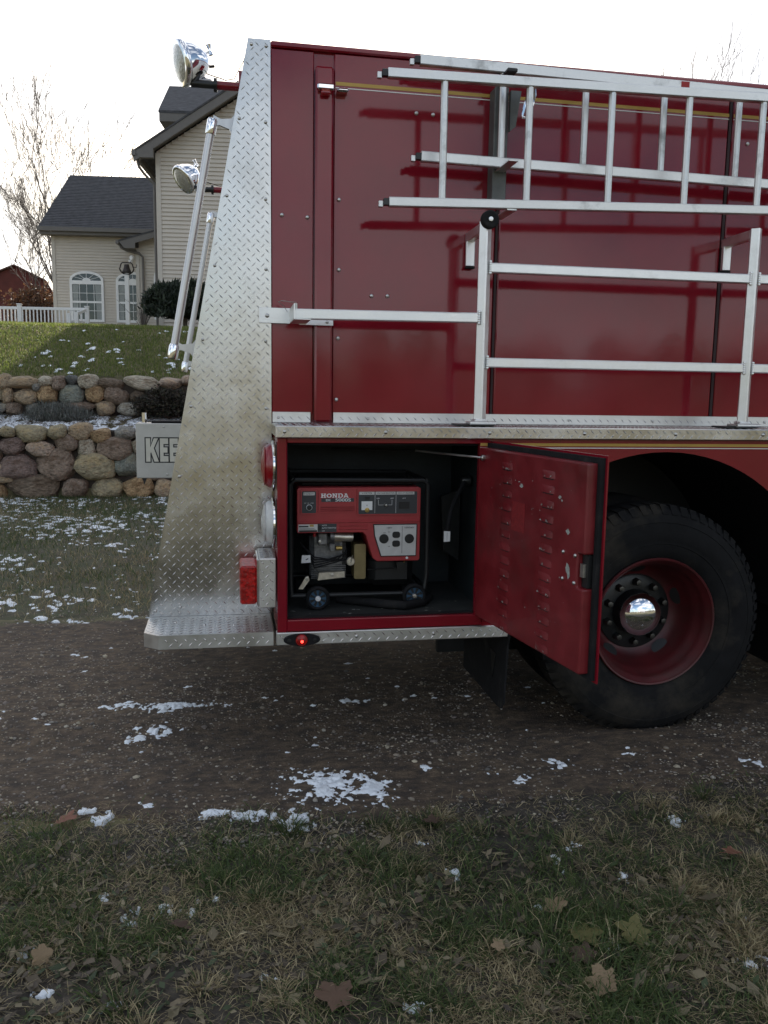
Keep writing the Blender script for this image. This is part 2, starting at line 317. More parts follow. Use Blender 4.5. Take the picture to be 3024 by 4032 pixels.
# near verge: matted dry grass with green tufts
n = 260000
px = RNG.uniform(-1.9, 3.3, n); py = RNG.uniform(1.35, 3.15, n)
ed = 2.80+.14*(fbm(px*2, py*0+5, 9)-.5)*2+np.clip(.35*(-.1-px), 0, .12)
k = RNG.random(n) < np.clip((ed+.16-py)*1.2+.02, 0, 1)*np.clip((fbm(px*3, py*3, 55)-.24)*2.6, .12, 1); px, py, ed = px[k], py[k], ed[k]; n = len(px)
tuft = fbm(px*3.2, py*3.2, 61); strawp = np.clip(.50+(.5-tuft)*2.6, .12, .92)
green = np.clip((tuft-.45)*4, 0, 1)
h = RNG.uniform(.025, .055, n)+green*RNG.uniform(0, .055, n); lean = np.clip(RNG.normal(1.25, .25, n)-green*.3, .1, 1.52)
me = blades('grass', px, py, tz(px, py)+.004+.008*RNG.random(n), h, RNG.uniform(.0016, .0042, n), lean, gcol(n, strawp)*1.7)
tag(link('near_verge_grass', me, kind='stuff'), 'matted dry and green grass verge in front of the driveway', 'grass')
# separate tufts of long blades fanning out from one root
TX, TY, TH, TL, TLA, TC, TW = [], [], [], [], [], [], []
for i in range(120):
    cx, cy = RNG.uniform(-1.1, 2.4), RNG.uniform(1.45, 2.75); k = int(RNG.integers(30, 110)); st = RNG.random() < .45; q = RNG.uniform(0, 2*PI, k); rr_ = RNG.random(k)**.7*.035
    TX.append(cx+np.cos(q)*rr_); TY.append(cy+np.sin(q)*rr_); TLA.append(q+RNG.normal(0, .5, k)); TH.append(RNG.uniform(.04, .10, k)*(.8 if st else 1)); TL.append(RNG.uniform(.6, 1.45, k)); TW.append(RNG.uniform(.002, .0048, k)); TC.append(gcol(k, np.full(k, .93 if st else .15))*(1.7 if st else 1.25))
TX, TY, TH, TL, TLA, TC, TW = map(np.concatenate, (TX, TY, TH, TL, TLA, TC, TW))
me = blades('grass_tufts', TX, TY, tz(TX, TY)+.004, TH, TW, TL, TC, la=TLA)
tag(link('verge_grass_tufts', me, kind='stuff'), 'longer straw and green grass tufts rising from the near verge', 'grass')
# flat broad weed leaves and litter among the verge
n = 11000
px = RNG.uniform(-1.2, 2.6, n); py = RNG.uniform(1.35, 2.75, n); k = RNG.random(n) < np.clip((fbm(px*2.5, py*2.5, 91)-.46)*7, .08, 1)*np.clip((2.72-py)*4, 0, 1); px, py = px[k], py[k]; n = len(px)
a = RNG.uniform(0, 2*PI, n); L_ = RNG.uniform(.012, .034, n); W_ = L_*RNG.uniform(.3, .6, n); L_ = L_*(1+.9*(RNG.random(n) < .15)); W_ = L_*RNG.uniform(.35, .6, n); d = np.stack([np.cos(a), np.sin(a), RNG.uniform(-.15, .5, n)], -1); sd_ = np.stack([-np.sin(a), np.cos(a), RNG.uniform(-.4, .4, n)], -1)
b = np.stack([px, py, tz(px, py)+.012+.012*RNG.random(n)], -1); v = np.stack([b, b+d*L_[:, None]*.5+sd_*W_[:, None]*.5, b+d*L_[:, None], b+d*L_[:, None]*.5-sd_*W_[:, None]*.5], 1)
lp = np.array([(.13,.10,.065),(.20,.16,.10),(.09,.07,.05),(.06,.085,.035),(.24,.20,.12)]); lc = np.repeat(lp[RNG.choice(5, n)]*RNG.uniform(.6, 1.1, (n, 1)), 4, 0)
me = npmesh('leaf_litter', v.reshape(-1, 3), quads=np.arange(n*4).reshape(-1, 4), m=LEAFM, col=lc)
tag(link('leaf_litter', me, kind='stuff'), 'shredded brown leaves and weeds lying in the verge grass', 'leaf litter')
# lawn between driveway and stone wall
n = 90000
px = RNG.uniform(-4.2, 1.5, n); py = RNG.uniform(5.2, 12.1, n); hi = 5.75+.5*(fbm(px*1.1, py*0+1, 21)-.5)
k = RNG.random(n) < np.clip((py-hi)*1.5+.05, 0, 1)*np.clip((fbm(px*1.3, py*1.3, 5)-.2)*2.2, .25, 1); px, py = px[k], py[k]; n = len(px)
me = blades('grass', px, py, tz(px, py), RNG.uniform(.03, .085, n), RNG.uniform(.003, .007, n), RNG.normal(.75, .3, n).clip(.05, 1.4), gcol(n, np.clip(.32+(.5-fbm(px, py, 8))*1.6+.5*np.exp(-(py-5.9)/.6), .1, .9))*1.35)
tag(link('lower_lawn_grass', me, kind='stuff'), 'snow-dusted grass between the driveway and the stone walls', 'grass')
n = 130000
px = RNG.uniform(-8.5, 2.5, n); py = 13.42+RNG.beta(1.0, 1.3, n)*6.2
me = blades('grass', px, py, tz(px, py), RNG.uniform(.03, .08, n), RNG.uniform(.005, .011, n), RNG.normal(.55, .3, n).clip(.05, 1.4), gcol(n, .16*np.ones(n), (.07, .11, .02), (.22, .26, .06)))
tag(link('upper_lawn_grass', me, kind='stuff'), 'green sloping lawn above the stone walls, half in house shadow', 'grass')
# ---- snow: thin patches with real thickness
SV = []; SF = []; SO = 0
def snowpatch(x0, x1, y0, y1, res, hfun, zfun):
    global SO
    xs = np.arange(x0, x1, res); ys = np.arange(y0, y1, res)
    if len(xs) < 3 or len(ys) < 3: return
    gx, gy = np.meshgrid(xs, ys); h = hfun(gx, gy); z = zfun(gx, gy)+np.where(h > 0, h, -.012); f = gridfaces(len(xs), len(ys)); hm = h.ravel()
    keep = (hm[f] > 0).any(1); jit = res*.35; gx = gx+RNG.uniform(-jit, jit, gx.shape); gy = gy+RNG.uniform(-jit, jit, gy.shape)
    f = f[keep]; used = np.unique(f); rm = np.full(gx.size, -1); rm[used] = np.arange(len(used))
    SV.append(np.stack([gx, gy, z], -1).reshape(-1, 3)[used]); SF.append(rm[f]+SO); SO += len(used)
def flush(name, label, cat='snow'):
    global SV, SF, SO
    me = npmesh(name, np.concatenate(SV), quads=np.concatenate(SF), m=SNOW, smooth=True); o = link(name, me, kind='stuff'); tag(o, label, cat); SV, SF, SO = [], [], 0
SNOWP = [(0.362,3.042,0.143,0.129),(0.54,2.994,0.057,0.105),(0.227,2.795,0.044,0.063),(0.08,2.864,0.071,0.033),(-0.062,2.903,0.036,0.026),(-0.313,3.969,0.082,0.054),(-0.22,3.972,0.142,0.047),(-0.397,3.65,0.043,0.04),(-0.317,3.723,0.077,0.047),(-0.503,4.013,0.071,0.047),(0.579,3.944,0.074,0.027),(-0.497,2.984,0.035,0.023),(-0.446,2.93,0.026,0.03),(-0.306,3.002,0.027,0.02),(-0.275,2.278,0.028,0.029),(-0.263,2.328,0.021,0.025),(-0.182,2.321,0.032,0.031),(-0.11,2.316,0.018,0.037),(-0.039,2.348,0.022,0.018),(-0.364,2.408,0.018,0.026),(-0.535,2.179,0.016,0.027),(0.087,1.972,0.022,0.028),(0.612,2.571,0.021,0.022),(0.679,2.367,0.019,0.03),(1.315,3.102,0.041,0.046),(1.121,2.981,0.039,0.034),(1.655,3.137,0.032,0.024),(2.11,3.008,0.042,0.041),(0.771,3.135,0.03,0.027),(1.1,2.456,0.025,0.03),(1.019,2.363,0.016,0.042),(1.188,2.252,0.016,0.032),(1.019,3.052,0.02,0.022),(0.874,2.159,0.011,0.023),(0.924,2.018,0.017,0.021),(0.878,1.977,0.02,0.022),(1.014,1.971,0.027,0.03),(1.32,1.834,0.02,0.023),(1.38,1.834,0.02,0.023),(1.435,1.998,0.018,0.032),(0.436,1.817,0.036,0.021),(-0.288,1.948,0.024,0.027),(-0.452,2.014,0.024,0.023),(1.536,2.572,0.027,0.03)]
for i, (x, y, a, b) in enumerate(SNOWP):
    hf = lambda gx, gy: np.minimum(.011 if y > 2.78 else .007, .012*(.95-1.0*np.sqrt(((gx-x)/(a*1.2))**2+((gy-y)/(b*1.2))**2)+(3.2 if y > 2.78 else 4.6)*(fbm(gx*(46 if y > 2.78 else 64), gy*(40 if y > 2.78 else 56), 100+i, 4)-(.55 if y > 2.78 else .60))))*min(1, .45+(a+b)*4)
    lift = 0 if y > 2.78 else .010
    ks = .92 if y > 2.78 else .80; a *= ks; b *= ks
    snowpatch(x-a*1.8, x+a*1.8, y-b*1.8, y+b*1.8, .0042 if y > 2.78 else .0032, hf, lambda gx, gy: (dzf(gx, gy) if y > 2.78 else tz(gx, gy))+lift)
for i in range(60):
    x, y = random.uniform(-1.6, 2.2), random.choice((random.uniform(3.9, 4.05), random.uniform(2.8, 5.6), random.uniform(3.4, 5.2))); a = random.uniform(.006, .016)
    hf = lambda gx, gy: .008*(1-np.sqrt(((gx-x)/(a*1.6))**2+((gy-y)/a)**2)+1.2*(fbm(gx*90, gy*90, 300+i, 2)-.5))
    snowpatch(x-a*2.4, x+a*2.4, y-a*2, y+a*2, .004, hf, lambda gx, gy: (dzf(gx, gy) if y > 2.78 else tz(gx, gy)+.02))
flush('driveway_snow', 'small melting snow patches on the driveway and near verge')
def hf(gx, gy): return .05*((fbm(gx*19, gy*13, 71, 4)-.5)+.45*(fbm(gx*1.6, gy*1.3, 70, 3)-.5)+.05*np.exp(-((gy-6.05)/.3)**2)+.14*np.exp(-((gy-11.65)/.45)**2)-.21)
snowpatch(-4.2, .6, 5.5, 12.0, .014, hf, lambda a, b: tz(a, b)+.008)
def hf(gx, gy): return .03*(fbm(gx*9, gy*5, 73, 4)-.44)
snowpatch(-4.6, .8, 12.2, 13.35, .022, hf, lambda a, b: tz(a, b)+.01)
def hf(gx, gy): return .03*(fbm(gx*9, gy*5, 79, 5)-.75-.03*np.clip((gy-14.5)/2, -.6, 1))*(gx > -3.1)
snowpatch(-4.5, .8, 13.5, 16.8, .025, hf, lambda a, b: tz(a, b)+.03)
flush('lawn_snow', 'thin patchy snow lying in the lawn and on the terrace bed')
# mulch of the terrace bed
n = 9000; px = RNG.uniform(-4.6, .8, n); py = RNG.uniform(12.15, 13.35, n); a = RNG.uniform(0, PI, n); L_ = RNG.uniform(.02, .06, n)
b = np.stack([px, py, tz(px, py)+.012+.015*RNG.random(n)], -1); d = np.stack([np.cos(a), np.sin(a), RNG.uniform(-.3, .3, n)], -1)*L_[:, None]; s_ = np.stack([-np.sin(a), np.cos(a), 0*a], -1)*.006
mc = np.repeat(np.array((.09, .065, .045))*RNG.uniform(.4, 1.6, (n, 1)), 4, 0)
me = npmesh('bark_mulch', np.stack([b-s_, b+d-s_, b+d+s_, b+s_], 1).reshape(-1, 3), quads=np.arange(4*n).reshape(-1, 4), m=LEAFM, col=mc)
tag(link('bark_mulch', me, kind='stuff'), 'brown bark mulch showing through snow between the two stone walls', 'mulch')
# ---- fallen leaves
def leaf_mesh(nm, seed):
    rs = random.Random(seed); pts = []
    for i in range(40):
        a = -PI/2+2*PI*i/40; lob = .62+.38*abs(math.cos(2.5*(a-PI/2)))**1.4*(1 if math.sin(a) > -.8 else .35); lob *= rs.uniform(.86, 1.08)
        pts.append((math.cos(a)*lob, math.sin(a)*lob))
    v = [(0, 0, .05)]+[(x, y, .22*(x*x)*rs.uniform(.6, 1.2)-.12*y*y*rs.uniform(.4, 1.4)+rs.uniform(-.04, .04)) for x, y in pts]
    mb = MB().add(v, [(0, i+1, (i+1) % 40+1) for i in range(40)]); mb.tube([(0, -.5, 0), (.05, -1.05, -.02), (.12, -1.5, .03)], .025, 5)
    return mb
LCOL = {'brown': mat('leaf_brown', (.14, .085, .055), .7, var=.35, scale=120, transl=.2), 'rust': mat('leaf_rust', (.23, .095, .06), .7, var=.3, scale=120, transl=.2), 'olive': mat('leaf_olive', (.15, .135, .045), .7, var=.35, scale=120, transl=.2), 'tan': mat('leaf_tan', (.27, .19, .11), .7, var=.35, scale=120, transl=.2), 'dark': mat('leaf_dark', (.09, .055, .038), .75, var=.3, scale=120, transl=.2)}
LEAVES = [(-0.563,2.899,.045,'rust','rust brown maple leaf lying alone on the gravel beside snow crumbs'),(-0.14,2.205,.034,'dark','dark brown leaf in the verge just below the white snow lumps'),(-0.483,2.126,.032,'tan','upright tan leaf in the grass near the lower left corner'),(0.243,1.853,.058,'brown','large curled brown leaf at the bottom edge of the picture'),(0.908,2.118,.042,'tan','tan maple leaf above the two olive leaves in dry grass'),(0.935,1.985,.055,'olive','olive maple leaf with snow lumps on its far side'),(1.075,1.965,.055,'olive','olive maple leaf right of the snow lump in the verge'),(0.901,1.905,.042,'dark','dark torn leaf just below the olive maple leaves'),(0.905,1.80,.05,'tan','pale tan leaf lowest in the right part of the verge'),(1.582,2.304,.036,'rust','pinkish brown leaf among green grass near the picture edge'),(0.679,2.669,.034,'dark','dark lobed leaf at the line between dirt and grass'),(0.692,1.976,.022,'tan','small tan leaf alone in the green verge grass')]
for i, (x, y, s, c, lb) in enumerate(LEAVES):
    o = leaf_mesh('fallen_leaf', i).build('fallen_leaf', LCOL[c], smooth=60); o.location = (x, y, float(tz(x, y))+(.036 if y < 2.75 else .03)); o.scale = (s, s, s*.9); o.rotation_euler = (random.uniform(-.25, .35), random.uniform(-.3, .3), random.uniform(0, 6.3)); tag(o, lb, 'leaf', 'fallen leaves near the driveway')
o = bpy.data.objects['fallen_leaf.002']; o.rotation_euler = (1.0, .3, .4)
# ---- stone walls
def stone_mesh(seed):
    import bmesh
    bm = bmesh.new(); bmesh.ops.create_icosphere(bm, subdivisions=3, radius=1); off = Vector((seed*7.3, seed*3.1, seed*1.7))
    for v in bm.verts:
        p = v.co.copy(); q = Vector([math.copysign(abs(c)**.72, c) for c in p]); q = q/max(.001, (abs(q.x)**2.6+abs(q.y)**2.6+abs(q.z)**2.6)**(1/2.6))
        f = 1+.26*mnoise.noise(p*1.1+off)+.11*mnoise.noise(p*2.6+off)+.05*mnoise.noise(p*6+off)+.02*mnoise.noise(p*13+off); v.co = q*f
    rs = random.Random(seed+50)
    for k in range(7):
        nn = Vector((rs.uniform(-1, 1), rs.uniform(-1, .4), rs.uniform(-1, 1))).normalized(); dd = rs.uniform(.70, .92)
        for v in bm.verts:
            e = v.co.dot(nn)-dd
            if e > 0: v.co -= nn*e*.85
    me = bpy.data.meshes.new('stone'); bm.to_mesh(me); bm.free(); me.shade_smooth(); return me
SCOL = dict(t=(.30,.235,.165), b=(.37,.33,.265), g=(.20,.195,.18), n=(.215,.165,.13), s=(.10,.105,.105), d=(.15,.115,.085), p=(.34,.27,.22), o=(.33,.23,.13), e=(.165,.18,.16), w=(.36,.34,.30), l=(.26,.225,.15), u=(.19,.14,.125))
SCOL = {k: tuple(min(.6, c*q) for c, q in zip(v, (1.2, 1.19, 1.13))) for k, v in SCOL.items()}
SMAT = {k: mat('fieldstone_'+k, v, .85, var=.42, scale=3.6, bump=1.0, bscale=5, bdist=.06, col2=tuple(min(1, a*b) for a, b in zip(v, (.62, .56, .5) if i % 2 else (1.3, 1.2, 1.05))), c2pos=(.50, .60)) for i, (k, v) in enumerate(SCOL.items())}
TEMPL = [stone_mesh(i) for i in range(9)]; STM = {}
def smesh(t, c):
    if (t, c) not in STM:
        m = TEMPL[t].copy(); m.materials.clear(); m.materials.append(SMAT[c]); STM[(t, c)] = m
    return STM[(t, c)]
UP = [(-3.22,1.56,0.07,0.12,'t'),(-2.95,1.56,0.44,0.16,'t'),(-2.61,1.58,0.22,0.15,'b'),(-2.74,1.5,0.12,0.14,'g'),(-2.42,1.54,0.2,0.22,'n'),(-2.24,1.61,0.18,0.13,'s'),(-2.01,1.59,0.27,0.21,'b'),(-1.68,1.56,0.36,0.16,'d'),(-1.24,1.57,0.54,0.19,'b'),(-0.82,1.59,0.32,0.16,'p'),(-0.6,1.63,0.15,0.14,'p'),(-3.16,1.36,0.19,0.23,'t'),(-2.89,1.36,0.34,0.24,'t'),(-2.58,1.38,0.27,0.24,'o'),(-2.26,1.39,0.37,0.28,'e'),(-1.92,1.41,0.26,0.24,'o'),(-1.61,1.38,0.33,0.24,'n'),(-1.32,1.38,0.23,0.15,'d'),(-3.07,1.19,0.23,0.19,'n'),(-2.81,1.2,0.19,0.14,'g'),(-2.13,1.24,0.39,0.15,'n'),(-2.55,1.22,0.29,0.12,'g'),(-1.79,1.19,0.27,0.2,'t'),(-1.44,1.19,0.35,0.18,'w'),(-1.11,1.24,0.27,0.21,'d'),(-0.86,1.29,0.31,0.26,'d')]
LOW = [(-2.88,0.9,0.19,0.15,'l'),(-2.6,0.87,0.4,0.21,'l'),(-2.26,0.9,0.25,0.17,'l'),(-1.95,0.91,0.3,0.23,'t'),(-1.7,0.86,0.25,0.17,'o'),(-1.37,0.88,0.3,0.17,'g'),(-1.07,0.9,0.29,0.19,'t'),(-0.77,0.88,0.28,0.19,'n'),(-2.84,0.71,0.34,0.22,'u'),(-2.49,0.68,0.36,0.23,'p'),(-2.15,0.75,0.31,0.22,'n'),(-1.88,0.69,0.25,0.25,'b'),(-1.51,0.68,0.43,0.3,'n'),(-1.23,0.72,0.11,0.17,'b'),(-1.02,0.69,0.29,0.24,'t'),(-0.73,0.67,0.28,0.24,'g'),(-2.79,0.41,0.45,0.34,'u'),(-2.29,0.45,0.51,0.41,'n'),(-1.8,0.44,0.52,0.39,'l'),(-1.35,0.47,0.34,0.37,'e'),(-0.98,0.43,0.37,0.32,'n'),(-0.64,0.45,0.31,0.31,'t'),(-2.98,0.07,0.12,0.22,'o'),(-2.57,0.14,0.68,0.3,'d'),(-2.04,0.13,0.31,0.29,'n'),(-1.61,0.12,0.43,0.3,'l'),(-1.21,0.12,0.41,0.32,'o'),(-0.85,0.11,0.31,0.3,'t'),(-0.55,0.11,0.28,0.29,'n')]
rs = random.Random(5)
def extend(lst, x0, x1, z0, z1, rows):
    for r in range(rows):
        x = x0+rs.uniform(0, .1)
        while x < x1:
            w = rs.uniform(.22, .42); hh = (z1-z0)/rows; lst.append((x+w/2, z0+hh*(r+.5), w, hh*1.12, rs.choice('tbgndolupe'))); x += w*.97
extend(UP, -4.5, -3.25, 1.1, 1.66, 3); extend(UP, -.45, .5, 1.1, 1.66, 3); extend(LOW, -4.3, -3.03, -.03, .97, 4); extend(LOW, -.4, .4, -.03, .97, 4)
for lst, yy, lb in ((LOW, 12.13, 'lower fieldstone retaining wall of large rounded boulders behind the truck tail'), (UP, 13.33, 'upper fieldstone retaining wall below the sloping lawn')):
    w = thing('stone_wall', lb, 'stone wall', (-1.8, yy, 0 if yy < 13 else 1.08), 'fieldstone retaining walls')
    z0, z1 = ((-.1, .93) if yy < 13 else (1.0, 1.62))
    MB().box((-4.6, yy+.03, z0), (.6, yy+.16, z1), .02).build('earth_fill', SOIL, w)
    for i, (x, z, a, b, c) in enumerate(lst):
        o = link('stone', smesh((i*5+len(lst)) % 9, c), w); dpt = rs.uniform(.11, .16)
        o.location = Vector((x, yy+.02+rs.uniform(-.02, .02), z))-w.location; o.scale = (a*.57, dpt*1.08, b*.58); o.rotation_euler = (0, rs.uniform(-.12, .12), rs.choice((0, PI))+rs.uniform(-.1, .1))
# ---- plants on the walls
def leafcloud(name, m, n, fpos, L0, L1, wr, cols, parent, up=.3, label=None):
    P = np.array([fpos() for _ in range(n)]); a = RNG.uniform(0, 2*PI, n); el = RNG.uniform(-.5, 1.2, n)*1.0+up; Ln = RNG.uniform(L0, L1, n)
    d = np.stack([np.cos(a)*np.cos(el), np.sin(a)*np.cos(el), np.sin(el)], -1)*Ln[:, None]; s = np.cross(d, RNG.standard_normal((n, 3))); s = s/np.linalg.norm(s, axis=1, keepdims=True)*(Ln*wr)[:, None]
    v = np.stack([P, P+d*.5+s, P+d, P+d*.5-s], 1); c = np.repeat(np.array(cols)[RNG.choice(len(cols), n)]*RNG.uniform(.6, 1.3, (n, 1)), 4, 0)
    me = npmesh(name, v.reshape(-1, 3), quads=np.arange(4*n).reshape(-1, 4), m=m, col=c); return link(name, me, parent)
def lump(cx, cy, cz, rx, ry, rz, power=.45):
    def f():
        while 1:
            p = RNG.standard_normal(3); p /= np.linalg.norm(p); r = RNG.random()**power; q = p*r
            if q[2] < -.35: continue
            k = 1+.34*mnoise.noise(Vector(p*2.2)+Vector((cx, cy, cz)))+.22*mnoise.noise(Vector(p*6)+Vector((cx, cy, cz)))
            return (cx+q[0]*rx*k, cy+q[1]*ry*k, cz+q[2]*rz*k)
    return f
t = thing('lavender_plant', 'low grey-green feathery plant growing on the terrace between the stone walls', 'plant', (-2.38, 12.9, 1.04))
leafcloud('foliage', LEAFM, 7000, lump(-2.38, 12.88, 1.05, .46, .2, .21), .04, .10, .05, [(.17,.18,.17),(.12,.14,.12),(.22,.22,.20),(.10,.10,.08)], t, .7)
mb = MB()
for i in range(40):
    a = random.uniform(0, 6.28); q = random.uniform(.1, .42); mb.tube([(-2.38+math.cos(a)*.1, 12.88+math.sin(a)*.08, 1.02), (-2.38+math.cos(a)*q, 12.88+math.sin(a)*q*.4, 1.1+random.uniform(.02, .14))], [.004, .0015], 4)
mb.build('stem', BARK, t)
t = thing('creeping_shrub', 'dark brown withered creeper hanging over the upper stone wall beside the truck', 'shrub', (-.9, 13.0, 1.08))
leafcloud('foliage', LEAFM, 9000, lump(-.86, 13.06, 1.22, .50, .22, .30), .02, .05, .3, [(.022,.018,.014),(.035,.025,.018),(.05,.04,.02),(.03,.035,.018)], t, -.3)
mb = MB()
for i in range(30):
    a = random.uniform(0, 3.14); mb.tube([(-.86, 13.1, 1.06), (-.86+math.cos(a)*.25, 13.0, 1.25+math.sin(a)*.1), (-.86+math.cos(a)*.46, 12.95, 1.2+math.sin(a)*.25)], [.01, .006, .003], 5)
mb.build('stem', BARK, t)
t = thing('evergreen_shrub', 'dense dark evergreen shrub in front of the tall house wall', 'shrub', (-1.0, 21.0, 2.92))
def bushpos():
    f = lump(-.95, 21.1, 3.36, .86, .7, .58, .3)
    while 1:
        p = f()
        return p
leafcloud('foliage', LEAFM, 16000, bushpos, .06, .22, .14, [(.020,.032,.018),(.03,.045,.022),(.012,.02,.012)], t, .55)
mb = MB(); mb.tube([(-.95, 21.1, 2.85), (-.95, 21.1, 3.3)], .05, 8)
for i in range(60):
    a = random.uniform(0, 6.28); e = random.uniform(0, 1.2); q = random.uniform(.6, 1.12); mb.tube([(-.95, 21.1, 3.2), (-.95+math.cos(a)*math.cos(e)*.86*q, 21.1+math.sin(a)*math.cos(e)*.7*q, 3.25+math.sin(e)*.75*q)], [.012, .003], 4)
mb.build('branch', BARK, t)
t = thing('bare_bush', 'leafless twiggy bush beside the downspout and evergreen shrub', 'bush', (-2.0, 22.6, 3.0)); mb = MB()
for i in range(26):
    a = random.uniform(0, 6.28); q = random.uniform(.2, .55); p = Vector((-2.05, 22.6, 2.95)); m_ = p+Vector((math.cos(a)*q*.5, math.sin(a)*q*.4, random.uniform(.3, .6))); e = m_+Vector((math.cos(a)*q*.7, 0, random.uniform(.15, .45))); mb.tube([p, m_, e], [.010, .007, .003], 4)
mb.build('twig', BARK, t)
# ---- bare trees
def bare_tree(name, base, H, label, spread, seed, r0=.2, stems=1, lean=0, depth=6, group='bare trees on the skyline'):
    rs = random.Random(seed); t = thing(name, label, 'tree', base, group); tr = MB(); br = MB(); b = Vector(base)
    def grow(p, d, ln, r, lv):
        n = 3; pts = [p]; rad = [r]
        for i in range(n):
            d = (d+Vector((rs.uniform(-.13, .13), rs.uniform(-.13, .13), .05))).normalized(); p = p+d*ln/n; pts.append(p); rad.append(r*(1-.35*(i+1)/n))
        (tr if lv < 2 else br).tube(pts, rad, 6 if lv < 3 else 4, caps=False)
        if lv >= depth: return
        for k in range(rs.choice((2, 2, 3)) if lv < depth-1 else 3):
            s = spread*rs.uniform(.5, 1.25); a = rs.uniform(0, 6.28); o = d.orthogonal().normalized(); q = Matrix.Rotation(a, 3, d) @ o
            grow(p if k < 2 else pts[rs.choice((1, 2))], (d*math.cos(s)+q*math.sin(s)).normalized(), ln*rs.uniform(.66, .88), max(.011, rad[-1]*rs.uniform(.62, .86)), lv+1)
    for i in range(stems):
        a = 6.28*i/max(1, stems)+rs.uniform(-.4, .4); sp = 0 if stems == 1 else rs.uniform(.08, .32)
        grow(b, Vector((math.cos(a)*sp+lean, math.sin(a)*sp, 1)).normalized(), H*rs.uniform(.26, .33), r0*(1 if stems == 1 else rs.uniform(.6, .9)), 0)
    tr.build('trunk', BARK, t, 60); br.build('crown', BARK, t, 60); return t
bare_tree('bare_tree', (-8.3, 49.3, 3.3), 12.2, 'tall many-stemmed bare tree behind the low house roof', .36, 3, .17, 6, lean=-.03, depth=6)
bare_tree('bare_tree', (-17.0, 77, 3.4), 13.5, 'bare tree standing behind the red barn ridge', .42, 8, .22, 2, depth=7)
bare_tree('bare_tree', (-20.2, 74, 3.4), 14, 'bare tree cut by the picture edge beside the barn', .40, 12, .24, 2, depth=6)
bare_tree('bare_tree', (-11.0, 56, 3.4), 8.5, 'low bushy bare tree between the barn and the house corner', .5, 21, .16, 4, depth=6)
bare_tree('bare_tree', (26.6, 43.6, 3.3), 15.8, 'bare treetop showing above the ladders on the truck', .36, 31, .25, 2, depth=5)
bare_tree('bare_tree', (28.6, 43.4, 3.3), 15.2, 'thin bare treetop at the picture edge above the ladders', .36, 37, .25, 2, depth=5)
t = thing('autumn_shrub', 'shrub with rusty orange leaves in front of the red barn', 'shrub', (-11.0, 55, 3.3))
leafcloud('foliage', LEAFM, 4500, lump(-11.2, 55, 5.9, 1.9, 1.2, 1.5), .10, .22, .35, [(.13,.06,.03),(.17,.085,.04),(.09,.05,.03)], t, 0)
MB().tube([(-11.3, 55, 3.3), (-11.2, 55, 6.2)], [.08, .04], 6).build('stem', BARK, t)
# ---- house
HA = R(-6.7); HX = Vector((math.cos(HA), math.sin(HA), 0)); HY = Vector((-math.sin(HA), math.cos(HA), 0)); HO = Vector((-1.694, 23.087, 0)); ZU = Vector((0, 0, 1))
def Hp(x, o, z): return HO+HX*x+HY*o+ZU*z
def hbox(mb, x0, x1, o0, o1, z0, z1):
    vs = [Hp(x, o, z) for z in (z0, z1) for x, o in ((x0, o0), (x1, o0), (x1, o1), (x0, o1))]
    return mb.add(vs, [(0,3,2,1),(4,5,6,7),(0,1,5,4),(1,2,6,5),(2,3,7,6),(3,0,4,7)])
house = thing('house', 'tan clapboard house with dark shingle roofs on the hill behind the truck', 'house', Hp(0, 0, 2.9))
COURSE = .1016
def siding(wall, off, z0, z1, xr):
    z = z0
    while z < z1:
        a, b = xr(z+COURSE*.5)
        if b-a > .05:
            pr = [(off-.032, z), (off-.004, z+COURSE), (off+.01, z+COURSE), (off+.01, z)]
            MB().add([Hp(a, o, q) for o, q in pr]+[Hp(b, o, q) for o, q in pr], [(0,1,2,3),(7,6,5,4),(0,4,5,1),(1,5,6,2),(2,6,7,3),(3,7,4,0)]).build('siding_board', SIDING, wall, 0)
        z += COURSE
# tall gable part
RX, RZ, SL = 2.95, 9.42, .66
w = MB().prism([(.02, 2.6), (5.9, 2.6), (5.9, 7.3), (RX, RZ-.1), (.02, 7.4)], HO, HX, ZU, HY, .012, 6.0).build('gable_wall', SIDING, house, 0)
siding(w, 0, 2.9, 9.2, lambda z: (max(.12, RX-(RZ-.12-z)/SL), min(5.8, RX+(RZ-.12-z)/SL)))
m = MB(); hbox(m, .0, .12, -.045, .02, 2.7, 7.35); m.build('corner_board', TRIM_T, house, 0); m = MB(); hbox(m, 5.8, 5.92, -.045, .02, 2.7, 7.35); m.build('corner_board', TRIM_T, house, 0)
def roofslab(x0, z0, x1, z1, o0, o1, th): # slope in hx
    return MB().add([Hp(x0, o0, z0), Hp(x1, o0, z1), Hp(x1, o1, z1), Hp(x0, o1, z0), Hp(x0, o0, z0-th), Hp(x1, o0, z1-th), Hp(x1, o1, z1-th), Hp(x0, o1, z0-th)], [(0,1,2,3),(7,6,5,4),(0,4,5,1),(1,5,6,2),(2,6,7,3),(3,7,4,0)])
rf = roofslab(-.46, RZ-.01-SL*(RX+.46)+.15, RX, RZ+.14, -.45, 6.3, .05).build('roof', SHINGLE, house, 0)
roofslab(6.36, RZ-.01-SL*(RX+.46)+.15, RX, RZ+.14, -.45, 6.3, .05).build('roof', SHINGLE, house, 0)
for s in (1, -1):
    e = RX-s*(RX+.46)
    roofslab(e, RZ-.06-SL*(RX+.46)+.15, RX, RZ+.085, -.43, -.36, .22).build('rake_board', FASCIA, house, 0)
    roofslab(e+s*.06, RZ-.16-SL*(RX+.40)+.15, RX, RZ-.02, -.36, .02, .03).build('soffit', FASCIA, house, 0)
